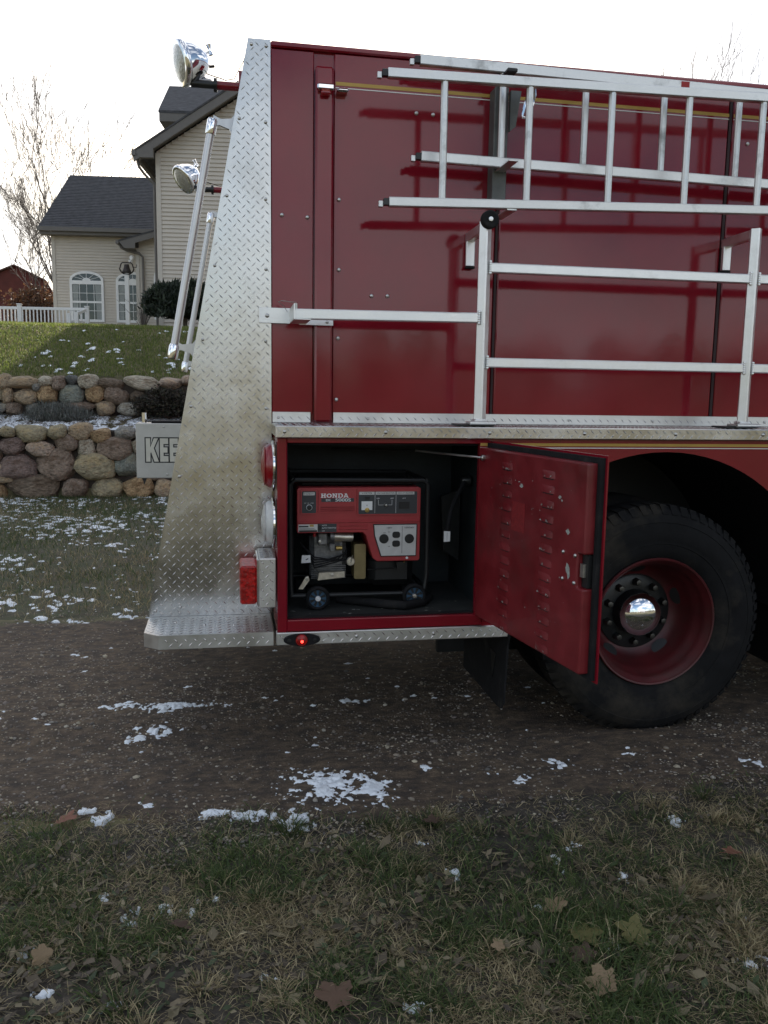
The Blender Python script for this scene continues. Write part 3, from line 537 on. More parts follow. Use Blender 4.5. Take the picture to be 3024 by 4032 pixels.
m = MB(); m.add([Hp(x, o, z) for o in (-.44, -.30) for x, z in ((-.47, 7.30), (.02, 7.42), (.02, 7.14), (-.30, 7.14))], [(0,1,2,3),(7,6,5,4),(0,4,5,1),(1,5,6,2),(2,6,7,3),(3,7,4,0)]); m.build('eave_return', FASCIA, house, 0)
m = MB(); hbox(m, -.50, -.40, -.46, 6.2, 7.18, 7.32); m.build('gutter', FASCIA, house, 0)
m = MB(); m.tube([Hp(-.44, -.1, 7.2), Hp(-.40, -.1, 7.0), Hp(-.30, .02, 6.86), Hp(-.06, .06, 6.62), Hp(-.05, .06, 3.0)], .035, 8); m.build('downspout', FASCIA, house)
# main roof behind the gable, higher
m = MB().add([Hp(-.46, 2.9, 9.27), Hp(6.5, 2.9, 9.27), Hp(6.5, 5.4, 10.74), Hp(-.58, 5.4, 10.74), Hp(-.46, 2.9, 9.2), Hp(6.5, 2.9, 9.2), Hp(6.5, 5.4, 10.66), Hp(-.58, 5.4, 10.66)], [(0,1,2,3),(7,6,5,4),(0,4,5,1),(1,5,6,2),(2,6,7,3),(3,7,4,0)]); m.build('roof', SHINGLE, house, 0)
m = MB().add([Hp(-.58, 5.4, 10.74), Hp(6.5, 5.4, 10.74), Hp(6.5, 7.9, 9.27), Hp(-.46, 7.9, 9.27)], [(0,1,2,3)]); m.build('roof', SHINGLE, house, 0)
m = MB(); hbox(m, -.44, 6.4, 2.91, 7.85, 8.98, 9.222); m.build('eave_box', FASCIA, house, 0)
m = MB(); hbox(m, -.04, 6.3, 3.1, 7.7, 3.0, 8.98); m.build('upper_wall', SIDING, house, 0)
# low wing
W = 9.5
w = MB(); hbox(w, -5.5, .0, W+.012, W+7.4, 2.6, 6.97); w = w.build('wing_wall', SIDING, house, 0)
siding(w, W, 3.2, 6.9, lambda z: (-5.45, 0))
m = MB(); hbox(m, -5.57, -5.45, W-.045, W+.03, 2.8, 6.95); m.build('corner_board', TRIM_T, house, 0)
def slab2(x0, x1, oa, za, ob, zb, th, xa=None): # slope in hy
    return MB().add([Hp(x0, oa, za), Hp(x1, oa, za), Hp(x1, ob, zb), Hp(x0, ob, zb), Hp(x0, oa, za-th), Hp(x1, oa, za-th), Hp(x1, ob, zb-th), Hp(x0, ob, zb-th)], [(0,1,2,3),(7,6,5,4),(0,4,5,1),(1,5,6,2),(2,6,7,3),(3,7,4,0)])
slab2(-5.88, .3, W-.42, 7.10, W+3.7, 9.82, .06).build('roof', SHINGLE, house, 0); slab2(-5.88, .3, W+7.8, 7.10, W+3.7, 9.82, .06).build('roof', SHINGLE, house, 0)
for i in range(34):   # shingle courses on the wing roof face
    f0, f1 = i/34, (i+1)/34; o0, o1 = W-.42+f0*4.12, W-.42+f1*4.12; z0, z1 = 7.10+f0*2.72, 7.10+f1*2.72
    MB().add([Hp(-5.89, o0, z0+.028), Hp(.2, o0, z0+.028), Hp(.2, o1, z1+.006), Hp(-5.89, o1, z1+.006), Hp(-5.89, o0, z0+.002), Hp(.2, o0, z0+.002)], [(0,1,2,3),(0,4,5,1)]).build('shingle_course', SHINGLE, house, 0)
m = MB().prism([(W-.40, 6.98), (W+3.7, 9.72), (W+3.7, 9.5), (W-.0, 6.9)], HO, HY, ZU, HX, -5.86, -5.80); m.build('rake_board', FASCIA, house, 0)
m = MB().prism([(W, 6.9), (W+7.4, 6.9), (W+3.7, 9.6)], HO, HY, ZU, HX, -5.52, -5.48); m.build('gable_end', SIDING, house, 0)
m = MB(); hbox(m, -5.9, -.9, W-.54, W-.43, 6.96, 7.10); m.build('gutter', FASCIA, house, 0)
m = MB(); hbox(m, -5.85, .0, W-.42, W, 6.86, 6.96); m.build('soffit', FASCIA, house, 0)
def arch_window(xl, xr, zb, zs, za, off, part='window'):
    cx = (xl+xr)/2; hw = (xr-xl)/2; rise = za-zs; n = 20
    wn = thing(part, '', '', Hp(cx, off, zb)); del wn['label']; del wn['category']; wn.parent = house; wn.location = wn.location-house.location
    def bld(mb, nm, mt, sm=0):
        me = mb.build(nm, mt, None, sm); me.parent = wn; me.location = -Hp(cx, off, zb); return me
    def arc(k, b): return [(cx+(hw-k)*math.cos(PI*i/n), b+(rise-k)*math.sin(PI*i/n)) for i in range(n+1)]
    def ring(a, b, t0, t1, nm='frame'):
        k = len(a); v = [Hp(x, off+t0, z) for x, z in a]+[Hp(x, off+t0, z) for x, z in b]+[Hp(x, off+t1, z) for x, z in a]+[Hp(x, off+t1, z) for x, z in b]; f = []
        for i in range(k):
            j = (i+1) % k; f += [(i, j, j+k, i+k), (i+2*k, i+3*k, j+3*k, j+2*k), (i, i+2*k, j+2*k, j), (i+k, j+k, j+3*k, i+3*k)]
        bld(MB().add(v, f), nm, WHITE_P)
    outer = [(xr, zb), ]+[(x, z) for x, z in arc(0, zs)]+[(xl, zb)]
    inner = [(xr-.09, zb+.09), ]+[(x, z) for x, z in arc(.085, zs+.0)]+[(xl+.09, zb+.09)]
    ring(outer, inner, -.07, .0)
    bld(MB().prism([(x, z) for x, z in inner], HO, HX, ZU, HY, off-.042, off-.036), 'pane', PANE)
    b = MB(); hbox(b, xl+.07, xr-.07, off-.066, off-.02, zs-.14, zs-.01); bld(b, 'transom', WHITE_P)
    zm = (zb+zs)/2-.03; b = MB(); hbox(b, xl+.07, xr-.07, off-.06, off-.02, zm-.035, zm+.035); bld(b, 'meeting_rail', WHITE_P)
    for i in (1, 2, 3):
        x = xl+.09+(2*hw-.18)*i/4; b = MB(); hbox(b, x-.008, x+.008, off-.062, off-.046, zb+.09, zs-.14); bld(b, 'muntin', WHITE_P)
    for z in ((zb+.09+zm)/2, (zm+zs-.14)/2): b = MB(); hbox(b, xl+.09, xr-.09, off-.064, off-.048, z-.008, z+.008); bld(b, 'muntin', WHITE_P)
    for i in range(1, 6):
        a = PI*i/6; b = MB(); b.sqtube(Hp(cx, off-.054, zs), Hp(cx+(hw-.09)*math.cos(a), off-.054, zs+(rise-.09)*math.sin(a)), .014, .02, up=HY); bld(b, 'muntin', WHITE_P)
    b = MB().prism([(cx+.14*math.cos(PI*i/10), zs-.01+.10*math.sin(PI*i/10)) for i in range(11)], HO, HX, ZU, HY, off-.066, off-.045); bld(b, 'fan_hub', WHITE_P)
    for s in (-1, 1):
        x0 = cx+s*(hw-.1); b = MB(); pts = []
        for i in range(9): pts.append((x0-s*i*.020, off-.0435-.002*(i % 2)))
        b.add([Hp(x, o, zb+.1) for x, o in pts]+[Hp(x-(s*.05 if i == 8 else 0), o, zs-.15) for i, (x, o) in enumerate(pts)], [(i, i+1, i+10, i+9) for i in range(8)]); bld(b, 'curtain', CURT)
    return wn
arch_window(-4.97, -3.77, 3.87, 5.34, 5.66, W); arch_window(-3.33, -2.13, 3.87, 5.34, 5.66, W)
# entry bump-out with its own small gable
Bo = 8.2
w = MB(); hbox(w, -2.32, .02, Bo+.012, W-.002, 2.6, 6.3); w = w.build('entry_wall', SIDING, house, 0)
siding(w, Bo, 3.2, 6.75, lambda z: (-2.22, 0))
m = MB(); hbox(m, -2.33, -2.21, Bo-.045, Bo+.05, 2.8, 6.3); m.build('corner_board', TRIM_T, house, 0)
MB().add([Hp(-2.82, Bo-.45, 6.50), Hp(-.3, Bo-.45, 7.26), Hp(-.3, W+.8, 7.26), Hp(-2.82, W+.8, 6.50), Hp(-2.82, Bo-.45, 6.45), Hp(-.3, Bo-.45, 7.2), Hp(-.3, W+.8, 7.2), Hp(-2.82, W+.8, 6.45)], [(0,1,2,3),(7,6,5,4),(0,4,5,1),(1,5,6,2),(2,6,7,3),(3,7,4,0)]).build('roof', SHINGLE, house, 0)
MB().prism([(-2.80, 6.47), (-.3, 7.22), (-.3, 7.0), (-2.25, 6.42), (-2.25, 6.24), (-2.62, 6.24)], HO, HX, ZU, HY, Bo-.44, Bo-.40).build('rake_board', FASCIA, house, 0)
MB().add([Hp(-2.70, Bo-.4, 6.26), Hp(-2.25, Bo-.4, 6.26), Hp(-2.25, Bo+.02, 6.1), Hp(-2.34, Bo+.02, 6.1), Hp(-2.5, W, 6.28)], [(0, 1, 2, 3), (0, 3, 4)]).build('soffit', FASCIA, house, 0)
m = MB(); hbox(m, -2.90, -2.80, Bo-.45, W, 6.38, 6.50); m.build('gutter', FASCIA, house, 0)
m = MB(); m.tube([Hp(-2.80, Bo-.3, 6.4), Hp(-2.76, Bo-.28, 6.28), Hp(-2.60, Bo-.2, 6.2), Hp(-2.18, Bo-.12, 6.12), Hp(-2.07, Bo-.1, 6.0), Hp(-2.06, Bo-.1, 3.2)], .045, 8); m.build('downspout', FASCIA, house)
m = MB(); m.lathe(Hp(-2.42, Bo-.08, 5.98), (HX*-.5-HY+ZU*-.2), [(.0, .1), (.07, .09), (.075, .0), (.04, -.05), (0, -.07)], 14); m.lathe(Hp(-2.47, Bo-.05, 5.88), (HX*-.8-HY*.5-ZU*.5), [(.0, .1), (.06, .09), (.065, .0), (.04, -.05), (0, -.07)], 14); m.build('flood_light', WHITE_P, house)
MB().prism([(-1.72, 3.9), (-1.40, 3.9), (-1.40, 5.66), (-1.55, 5.62), (-1.68, 5.5), (-1.72, 5.36)], HO, HX, ZU, HY, Bo-.06, Bo-.02).build('window_frame', WHITE_P, house, 0)
MB().prism([(-1.63, 4.0), (-1.40, 4.0), (-1.40, 5.2), (-1.63, 5.2)], HO, HX, ZU, HY, Bo-.066, Bo-.061).build('window_pane', PANE, house, 0)
# ---- dinner bell on a post
t = thing('dinner_bell', 'black iron dinner bell in a yoke on a white post before the house', 'bell', (-2.84, 26.6, 3.1))
MB().box((-2.905, 26.54, 3.1), (-2.785, 26.66, 4.80), .008).build('post', WHITE_P, t)
b = MB().lathe((-2.84, 26.6, 4.86), (0, 0, 1), [(.135, 0), (.14, .01), (.115, .06), (.085, .13), (.075, .20), (.06, .23), (0, .245)], 24); bo = b.build('bell', IRON, t)
b = MB(); b.tube([(-2.84+.20*math.cos(a), 26.6, 4.985+.175*math.sin(a)*(1.05 if math.sin(a) > 0 else 1)) for a in [R(d) for d in range(-180, 1, 15)]], .020, 8)
b.tube([(-3.03, 26.6, 4.99), (-3.0, 26.6, 5.1), (-2.96, 26.6, 5.14), (-2.72, 26.6, 5.14), (-2.68, 26.6, 5.1), (-2.65, 26.6, 4.99)], .018, 8); b.tube([(-2.84, 26.6, 4.80), (-2.84, 26.6, 4.82)], .07, 10); b.tube([(-2.66, 26.6, 5.02), (-2.56, 26.6, 5.02), (-2.56, 26.6, 5.10)], .012, 6); b.build('yoke', IRON, t)
# ---- white deck railing
t = thing('deck_railing', 'white deck railing with square balusters beside the house', 'railing', (-6.6, 30.1, 3.3))
def RL(x): return 30.18-.16*(x+6.6)*.9
for x, zt in ((-6.64, 4.16), (-4.48, 4.12), (-8.8, 4.16)):
    p = MB().box((x-.065, RL(x)-.065, 3.2), (x+.065, RL(x)+.065, zt), .006); p.box((x-.085, RL(x)-.085, zt), (x+.085, RL(x)+.085, zt+.03), .01); p.build('post', WHITE_P, t)
for z in (4.05, 3.42): MB().sqtube((-9.6, RL(-9.6), z), (-4.48, RL(-4.48), z), .05, .09).build('rail', WHITE_P, t)
x = -9.5
while x < -4.6:
    if min(abs(x-q) for q in (-6.64, -4.48, -8.8)) > .09: MB().box((x-.02, RL(x)-.02, 3.4), (x+.02, RL(x)+.02, 4.02)).build('baluster', WHITE_P, t, 0)
    x += .118
MB().sqtube((-4.5, 29.75, 4.02), (-4.72, 29.3, 3.84), .05, .09).build('stair_rail', WHITE_P, t); MB().box((-4.78, 29.2, 3.1), (-4.66, 29.32, 3.90), .006).build('post', WHITE_P, t)
MB().sqtube((-4.6, 29.7, 3.62), (-4.95, 29.3, 3.60), .05, .09).build('stair_rail', WHITE_P, t); MB().box((-5.0, 29.2, 3.1), (-4.9, 29.3, 3.86), .006).build('post', WHITE_P, t)
# ---- barn
t = thing('barn', 'dark red gambrel-roofed barn far behind the railing', 'barn', (-14.5, 66, 3.4))
pf = [(-18.3, 3.2), (-18.3, 6.6), (-16.9, 8.9), (-14.6, 9.9), (-12.5, 8.9), (-11.3, 6.6), (-11.3, 3.2)]
MB().prism(pf, (0, 0, 0), (1, 0, 0), (0, 0, 1), (0, 1, 0), 65.5, 76).build('wall', BARN, t, 0)
up_ = [(a, b+.12) for a, b in pf[1:-1]]; up_[0] = (-18.6, 6.3); up_[-1] = (-11.0, 6.3)
MB().prism(up_+[(a, b-.1) for a, b in up_[::-1]], (0, 0, 0), (1, 0, 0), (0, 0, 1), (0, 1, 0), 65.2, 76.3).build('roof', BARN_R, t, 0)
MB().box((-15.9, 65.4, 3.2), (-13.4, 65.49, 6.2)).build('door', BARN_R, t, 0)
# ---- parked cars behind the railing
def car(label, x, y, z, m, L_=4.4, H_=1.45, group='cars parked behind the railing', van=False):
    t = thing('parked_car', label, 'car', (x, y, z), group); T = lambda pts: [(x+a*L_/4.4, z+b*H_/1.45) for a, b in pts]
    side = [(-2.2,.35),(-2.2,.8),(-2.05,.95),(-1.2,1.0),(1.1,1.0),(1.95,.9),(2.2,.7),(2.2,.35)]
    MB().prism(T(side), (0, 0, 0), (1, 0, 0), (0, 0, 1), (0, 1, 0), y-.88, y+.88).build('body', m, t)
    cab = [(-1.75,.98),(-1.3,1.42),(.35,1.45),(1.2,1.0)] if not van else [(-2.1,.98),(-2.0,1.45),(.6,1.45),(1.3,1.0)]
    MB().prism(T(cab), (0, 0, 0), (1, 0, 0), (0, 0, 1), (0, 1, 0), y-.72, y+.72).build('roof', m, t)
    win = [(-1.5,1.03),(-1.2,1.36),(.3,1.38),(.95,1.03)]; MB().prism(T(win), (0, 0, 0), (1, 0, 0), (0, 0, 1), (0, 1, 0), y-.735, y+.735).build('window', PANE, t)
    for s in (-1.35, 1.35):
        for q in (-1, 1): MB().lathe((x+s*L_/4.4, y+q*.78, z+.32), (0, 1, 0), [(.18, -.11), (.32, -.1), (.33, 0), (.32, .1), (.18, .11)], 20).build('wheel', TYRE, t)
car('white car farthest left behind the deck railing', -11.6, 43.4, 3.4, CARW, 4.6, 1.5)
car('silver low car behind the deck railing in front of the barn', -8.9, 45.3, 3.25, CARS, 4.2, 1.36)
car('black car beside the house corner behind the deck railing', -9.0, 52.0, 3.4, CARK, 4.4, 1.7)
# trees on the far side of the field behind the camera (seen in the hub cap)
mb = MB()
for i in range(220):
    a = random.uniform(-200, 200); d = -90-random.uniform(0, 30); h = random.uniform(5, 11); q = random.uniform(1.2, 3); mb.lathe((a, d, 0), (0, 0, 1), [(.3, 0), (q*.7, h*.3), (q, h*.55), (q*.6, h*.85), (0, h)], 6)
tag(mb.build('treeline', mat('far_trees', (.10, .085, .065), .9, var=.3, scale=.4), None, 0, kind='stuff'), 'brown leafless trees along the far edge of the field', 'trees')
# ================================================================== FIRE TRUCK
truck = thing('fire_truck', 'red fire truck rear half with tread plate, open side compartment and big rear wheel', 'fire truck', (1.9, 4.6, 0))
Y1, Y2, YF = 3.36, 3.66, 5.55
def seg_edge(z): return -.337+(z-.53)*(.437/2.358)     # rear slanted edge
def inpoly(x, y, poly):
    c = False; j = len(poly)-1
    for i in range(len(poly)):
        if (poly[i][1] > y) != (poly[j][1] > y) and x < (poly[j][0]-poly[i][0])*(y-poly[i][1])/(poly[j][1]-poly[i][1])+poly[i][0]: c = not c
        j = i
    return c
def tread(poly, o, u, v, n, parent, p=.038, margin=.011, ln=.0132, wd_=.0023, ht=.0013):
    o, u, v, n = map(Vector, (o, u, v, n)); mb = MB(); xs = [q[0] for q in poly]; ys = [q[1] for q in poly]
    i0, i1 = int(min(xs)/p)-1, int(max(xs)/p)+2; j0, j1 = int(min(ys)/p)-1, int(max(ys)/p)+2
    for k in (0, 1):
        d = (Vector((1, 1)) if k == 0 else Vector((1, -1))).normalized(); e = Vector((-d.y, d.x))
        for i in range(i0, i1):
            for j in range(j0, j1):
                c = Vector((i*p+k*p/2, j*p+k*p/2))
                if not all(inpoly(c.x+a*margin, c.y+b*margin, poly) for a, b in ((1, 1), (-1, -1), (1, -1), (-1, 1))): continue
                P = lambda q, h: o+u*q.x+v*q.y+n*h
                vs = [P(c-d*ln, 0), P(c+e*wd_, 0), P(c+d*ln, 0), P(c-e*wd_, 0), P(c-d*ln*.45, ht), P(c+d*ln*.45, ht)]
                mb.add(vs, [(0, 4, 1), (1, 4, 5), (1, 5, 2), (2, 5, 3), (3, 5, 4), (3, 4, 0)])
    if mb.v: return mb.build('tread_pattern', ALU, parent, 0, kind='stuff')
def bolt(p, n, parent, r=.0075, m=None):
    return MB().lathe(p, n, [(r, -.003), (r, .0025), (r*.7, .0055), (0, .0065)], 10).build('bolt', m or STEEL, parent, 50)
NX, NY, NZ = (-1, 0, 0), (0, -1, 0), (0, 0, 1)
# ---- upper body
pf = [(seg_edge(.55)+.006, .55), (.18, .55), (.18, 2.87), (seg_edge(2.87)+.006, 2.87)]
MB().prism(pf, (0, 0, 0), (1, 0, 0), (0, 0, 1), (0, 1, 0), Y2+.004, YF).build('rear_body', RED, truck)
MB().prism([(seg_edge(.56), .56), (seg_edge(2.86), 2.86), (seg_edge(2.86)+.02, 2.86), (seg_edge(.56)+.02, .56)], (0, 0, 0), (1, 0, 0), (0, 0, 1), (0, 1, 0), Y2+.05, YF-.05).build('rear_reflector', ALU_E, truck, 0)  # unseen aluminium sheet, added so the grab rails mirror silver instead of red
MB().box((.181, Y2+.012, 1.30), (6.2, YF, 2.875), .012).build('upper_body', RED, truck)
for a, b in ((.187, .362), (.444, 1.146), (1.166, 2.214), (2.236, 3.3), (3.32, 5.0), (5.02, 6.2)):
    MB().box((a, Y2, 1.40), (b, Y2+.02, 2.86), .004).build('side_panel', RED, truck)
MB().box((.366, Y2-.026, 1.372), (.440, Y2+.02, 2.80), .008).build('pillar', RED, truck)
MB().box((1.1505, Y2+.004, 1.40), (1.1615, Y2+.021, 2.86), .001).build('panel_seam', SEAM, truck); MB().box((2.218, Y2+.003, 1.40), (2.232, Y2+.021, 2.86), .001).build('panel_seam', SEAM, truck)
MB().box((.186, Y2-.012, 2.862), (6.2, Y2+.05, 2.885), .006).build('roof_lip', RED, truck)
for (a, b) in ((.45, 1.146), (1.166, 2.214), (2.236, 3.3), (3.32, 5)):
    MB().box((a, Y2-.0015, 2.738), (b, Y2, 2.752)).build('gold_stripe', GOLD, truck, 0); MB().box((a, Y2-.0015, 2.727), (b, Y2, 2.7305)).build('white_stripe', WHITE_S, truck, 0)
for x, z in ((.467,2.29),(.469,2.007),(.467,1.725),(.462,1.467),(.231,2.217),(.336,2.213),(.609,1.905),(.678,1.907),(.789,2.653),(.86,2.652),(2.312,2.63),(2.383,2.629)): bolt((x, Y2-.002, z), NY, truck, .0085)
# clearance light on the pillar
MB().box((.37, Y2-.06, 2.700), (.44, Y2-.026, 2.725), .006).build('clearance_light', CHROME, truck); MB().box((.385, Y2-.062, 2.682), (.425, Y2-.028, 2.699), .006).build('clearance_lens', LENS_R, truck)
MB().box((.452, Y2-.05, 2.700), (.50, Y2-.001, 2.716), .007).build('chrome_trim', CHROME, truck)
# ---- rear wing plates
wing = [(-.340, .535), (.186, .535), (.186, 2.889), (seg_edge(2.888)-.003, 2.889)]
wp = MB().prism(wing, (0, 0, 0), (1, 0, 0), (0, 0, 1), (0, -1, 0), -Y2, -Y2+.004).build('wing_plate', ALU, truck, 0)
tread(wing, (0, Y2-.004, 0), (1, 0, 0), NZ, NY, wp)
for x, z in ((.111,2.866),(.169,2.863),(.061,2.582),(.166,2.574),(.009,2.281),(.165,2.275),(-.043,2.004),(.165,1.997),(-.095,1.705),(.163,1.704),(-.147,1.43),(.163,1.425),(-.199,1.137),(-.254,.856),(-.309,.56),(-.205,.575)): bolt((x, Y2-.004, z), NY, wp, .007)
MB().prism(wing, (0, 0, 0), (1, 0, 0), (0, 0, 1), (0, 1, 0), YF+.001, YF+.006).build('wing_plate', ALU, truck, 0)
# ---- tailboard
tb = [(-.275, 3.362), (.176, 3.362), (.176, 5.84), (-.275, 5.84), (-.335, 5.78), (-.335, 3.415)]
tbo = MB().prism(tb, (0, 0, 0), (1, 0, 0), (0, 1, 0), (0, 0, 1), .478, .534).build('tailboard', ALU_E, truck, 0)
tread([(-.275, 3.362), (.176, 3.362), (.176, 3.655), (-.335, 3.655), (-.335, 3.415)], (0, 0, .534), (1, 0, 0), (0, 1, 0), NZ, tbo, margin=.010)
tread([(-.27, .482), (.174, .482), (.174, .53), (-.27, .53)], (0, 3.362, 0), (1, 0, 0), NZ, NY, tbo, margin=.010)
for x, y in ((-.1, 3.5), (.02, 3.48), (-.22, 3.55)): bolt((x, y, .534), NZ, tbo, .005)
# ---- step along the top of the lower body
sp = MB().box((.186, 3.335, 1.318), (6.2, Y2+.012, 1.366), .004).build('step', ALU, truck)
tread([(.19, 3.34), (3.1, 3.34), (3.1, 3.645), (.19, 3.645)], (0, 0, 1.366), (1, 0, 0), (0, 1, 0), NZ, sp, margin=.010)
tread([(.188, 1.318), (3.1, 1.318), (3.1, 1.366), (.188, 1.366)], (0, 3.335, 0), (1, 0, 0), NZ, NY, sp, p=.036, margin=.0095)
for x in (.22, .62, 1.05, 1.46, 1.87, 2.28, 2.7): bolt((x, 3.335, 1.343), NY, sp)
for a, b in ((.190, .352), (.448, 6.2)):
    kp = MB().box((a, Y2-.006, 1.367), (b, Y2+.0, 1.412), .0015).build('kick_plate', ALU_E, truck)
    tread([(a, 1.367), (min(b, 3.1), 1.367), (min(b, 3.1), 1.412), (a, 1.412)], (0, Y2-.006, 0), (1, 0, 0), NZ, NY, kp, p=.036, margin=.0095)
    for x in (.215, .60, 1.52, 1.93, 2.5):
        if a < x < b: bolt((x, Y2-.006, 1.388), NY, kp, .006)
# ---- lower compartment
MB().box((.193, Y1, .53), (.232, Y1+.03, 1.318), .004).build('door_frame', RED, truck)
MB().box((.232, Y1, 1.298), (1.05, Y1+.03, 1.318), .002).build('door_frame', RED, truck); MB().box((.232, Y1, .533), (1.05, Y1+.03, .580), .003).build('door_frame', RED, truck); MB().box((1.018, Y1, .58), (1.05, Y1+.03, 1.298), .002).build('door_frame', RED, truck)
MB().box((.1935, Y1+.03, .5), (.215, Y2+.004, 1.318), .002).build('compartment_side', RED, truck); MB().box((.215, Y1+.03, .5), (.225, 4.02, 1.318)).build('compartment_lining', INNER, truck, 0)
MB().box((.225, 4.0, .5), (1.09, 4.02, 1.318)).build('compartment_back', INNER, truck, 0); MB().box((1.07, Y1+.031, .5), (1.09, 4.0, 1.318)).build('compartment_lining', INNER, truck, 0)
MB().box((.225, Y1+.031, 1.300), (1.07, 4.0, 1.317)).build('compartment_top', INNER, truck, 0); MB().box((.225, Y1+.02, .54), (1.07, 4.0, .579)).build('compartment_floor', INFLOOR, truck, 0)
MB().box((.226, Y1+.028, .582), (.236, Y1+.034, 1.297)).build('door_gasket', BLACK_R, truck, 0); MB().box((.236, Y1+.028, 1.288), (1.017, Y1+.034, 1.297)).build('door_gasket', BLACK_R, truck, 0); MB().box((.236, Y1+.024, .5805), (1.017, Y1+.034, .590)).build('door_gasket', BLACK_R, truck, 0)
# rub rail
rb = MB().box((.188, 3.352, .479), (1.165, 3.40, .531), .003).build('rub_rail', ALU_E, truck)
tread([(.19, .479), (1.163, .479), (1.163, .531), (.19, .531)], (0, 3.352, 0), (1, 0, 0), NZ, NY, rb, margin=.010)
for x in (.515, .84): bolt((x, 3.352, .507), NY, rb)
MB().box((.19, 3.401, .480), (1.16, YF, .499)).build('underside', BLACK, truck, 0)
# marker light, lit
ov = [(.29+.074*math.cos(a), .503+.0245*math.sin(a)) for a in [2*PI*i/32 for i in range(32)]]
ml = MB().prism(ov, (0, 0, 0), (1, 0, 0), (0, 0, 1), (0, -1, 0), -3.352, -3.338).build('marker_light', BLACK_R, truck); ov2 = [(.29+.06*math.cos(a), .503+.018*math.sin(a)) for a in [2*PI*i/32 for i in range(32)]]
MB().lathe((.288, 3.338, .503), (0, -1, 0), [(.024, 0), (.022, .007), (.012, .012), (0, .013)], 24).build('lens', LENS_LIT, ml); MB().lathe((.289, 3.325, .500), (0, -1, 0), [(.006, 0), (.004, .004), (0, .005)], 12).build('bulb', BULB, ml)
for s in (-1, 1): MB().lathe((.29+s*.052, 3.338, .503), (0, -1, 0), [(.008, 0), (.007, .003), (0, .004)], 12).build('screw_cover', BLACK, ml)
# ---- fender with wheel arch
arch = [(1.85+.80*math.cos(a), .466+.80*math.sin(a)) for a in [PI*i/40 for i in range(41)]]
arch = [(max(x, 1.12), z) for x, z in arch if z > .5]
fp = [(1.05, .48), (1.05, 1.318), (6.2, 1.318), (6.2, .48), (2.64, .48)]+arch+[(1.12, .48)]
MB().prism(fp, (0, 0, 0), (1, 0, 0), (0, 0, 1), (0, -1, 0), -Y1-.02, -Y1-.001).build('fender', RED, truck, 0)
lv = [(2.64, .48)]+arch+[(1.12, .48)]; mb = MB()
mb.add([(x, Y1+.001, z) for x, z in lv]+[(x, 4.3, z) for x, z in lv], [(i, i+1, i+1+len(lv), i+len(lv)) for i in range(len(lv)-1)]); mb.build('wheel_well', BLACK, truck)
MB().box((1.1, 4.3, .12), (3.6, 4.34, 1.31)).build('inner_wall', BLACK, truck, 0)  # inner wall, stretched down and forward to block sunlit ground beyond
MB().box((1.02, Y1-.0015, 1.289), (6.2, Y1, 1.301)).build('gold_stripe', GOLD, truck, 0); MB().box((1.02, Y1-.0015, 1.280), (6.2, Y1, 1.2835)).build('white_stripe', WHITE_S, truck, 0)
MB().box((2.7, Y1+.03, .45), (6.2, YF, 1.31), .01).build('lower_body', RED, truck)
# chassis below
MB().box((2.72, 3.46, .14), (4.2, 4.28, .449), .03).build('fuel_tank', BLACK, truck)  # added dark box, not a known tank; blocks sunlit ground behind the wheel
MB().box((.3, 4.15, .42), (6.2, 4.3, .62)).build('chassis_rail', BLACK, truck, 0); MB().box((.3, 5.0, .42), (6.2, 5.15, .62)).build('chassis_rail', BLACK, truck, 0)
MB().tube([(1.868, 3.7, .50), (1.868, 5.5, .50)], .09, 12).build('axle', BLACK, truck); MB().lathe((1.868, 4.6, .5), (1, 0, 0), [(0, -.2), (.16, -.16), (.2, 0), (.16, .16), (0, .2)], 16).build('differential', BLACK, truck)
# ---- mud flap
fl = [(3.34, .486), (3.36, .44), (3.385, .173), (3.42, .135), (3.47, .13), (4.02, .13), (4.02, .48)]
mf = MB().prism(fl, (0, 0, 0), (0, 1, 0), (0, 0, 1), (1, 0, 0), 1.166, 1.174).build('mud_flap', BLACK_R, truck, 0)
MB().prism([(3.50, .36), (3.58, .36), (3.54, .24)], (0, 0, 0), (0, 1, 0), (0, 0, 1), (-1, 0, 0), -1.166, -1.163).build('emblem', HUBBLK, mf, 0)
# ---- rear wheel
WC = (1.868, 0, .503)
def wheel_tyre(y0, parent, lugs=True):
    pr = [(.283, .035), (.30, .02), (.33, .006), (.355, .004), (.357, .001), (.372, .001), (.374, .0), (.42, .0), (.45, .006), (.452, .004), (.468, .010), (.49, .022), (.500, .030), (.508, .045), (.520, .06), (.522, .14), (.520, .22), (.508, .235), (.49, .26), (.42, .28), (.36, .277), (.30, .26), (.283, .245)]
    ty = MB().lathe((WC[0], y0, WC[2]), (0, 1, 0), [(r, t) for r, t in pr], 96, caps=False); ty = ty.build('tyre', TYRE, parent, 40)
    if lugs:
        mb = MB(); n = 66
        for i in range(n):
            a = 2*PI*i/n; da = .030
            pts = []
            for r, t in ((.488, .016), (.5215, .048), (.5265, .05), (.5265, .135), (.515, .135), (.488, .03)):
                pts.append((r, t))
            k = len(pts); vs = []
            for s in (-1, 1):
                for r, t in pts: vs.append((WC[0]+r*math.cos(a+s*da*(1+.12*math.sin(i*7.3))), y0+t, WC[2]+r*math.sin(a+s*da)))
            mb.add(vs, [tuple(range(k)), tuple(range(2*k-1, k-1, -1))]+[(j, (j+1) % k, (j+1) % k+k, j+k) for j in range(k)])
        mb.build('tread_block', TYRE, ty, 0, kind='stuff')
    return ty
NUT = mat('lug_steel', (.13, .13, .125), .35, 1., var=.2, scale=40)
wh = bpy.data.objects.new('rear_wheel', None); COL.objects.link(wh); wh.parent = truck; wh.location = Vector((1.868, 3.5, .503))-truck.location; wh.empty_display_size = .1
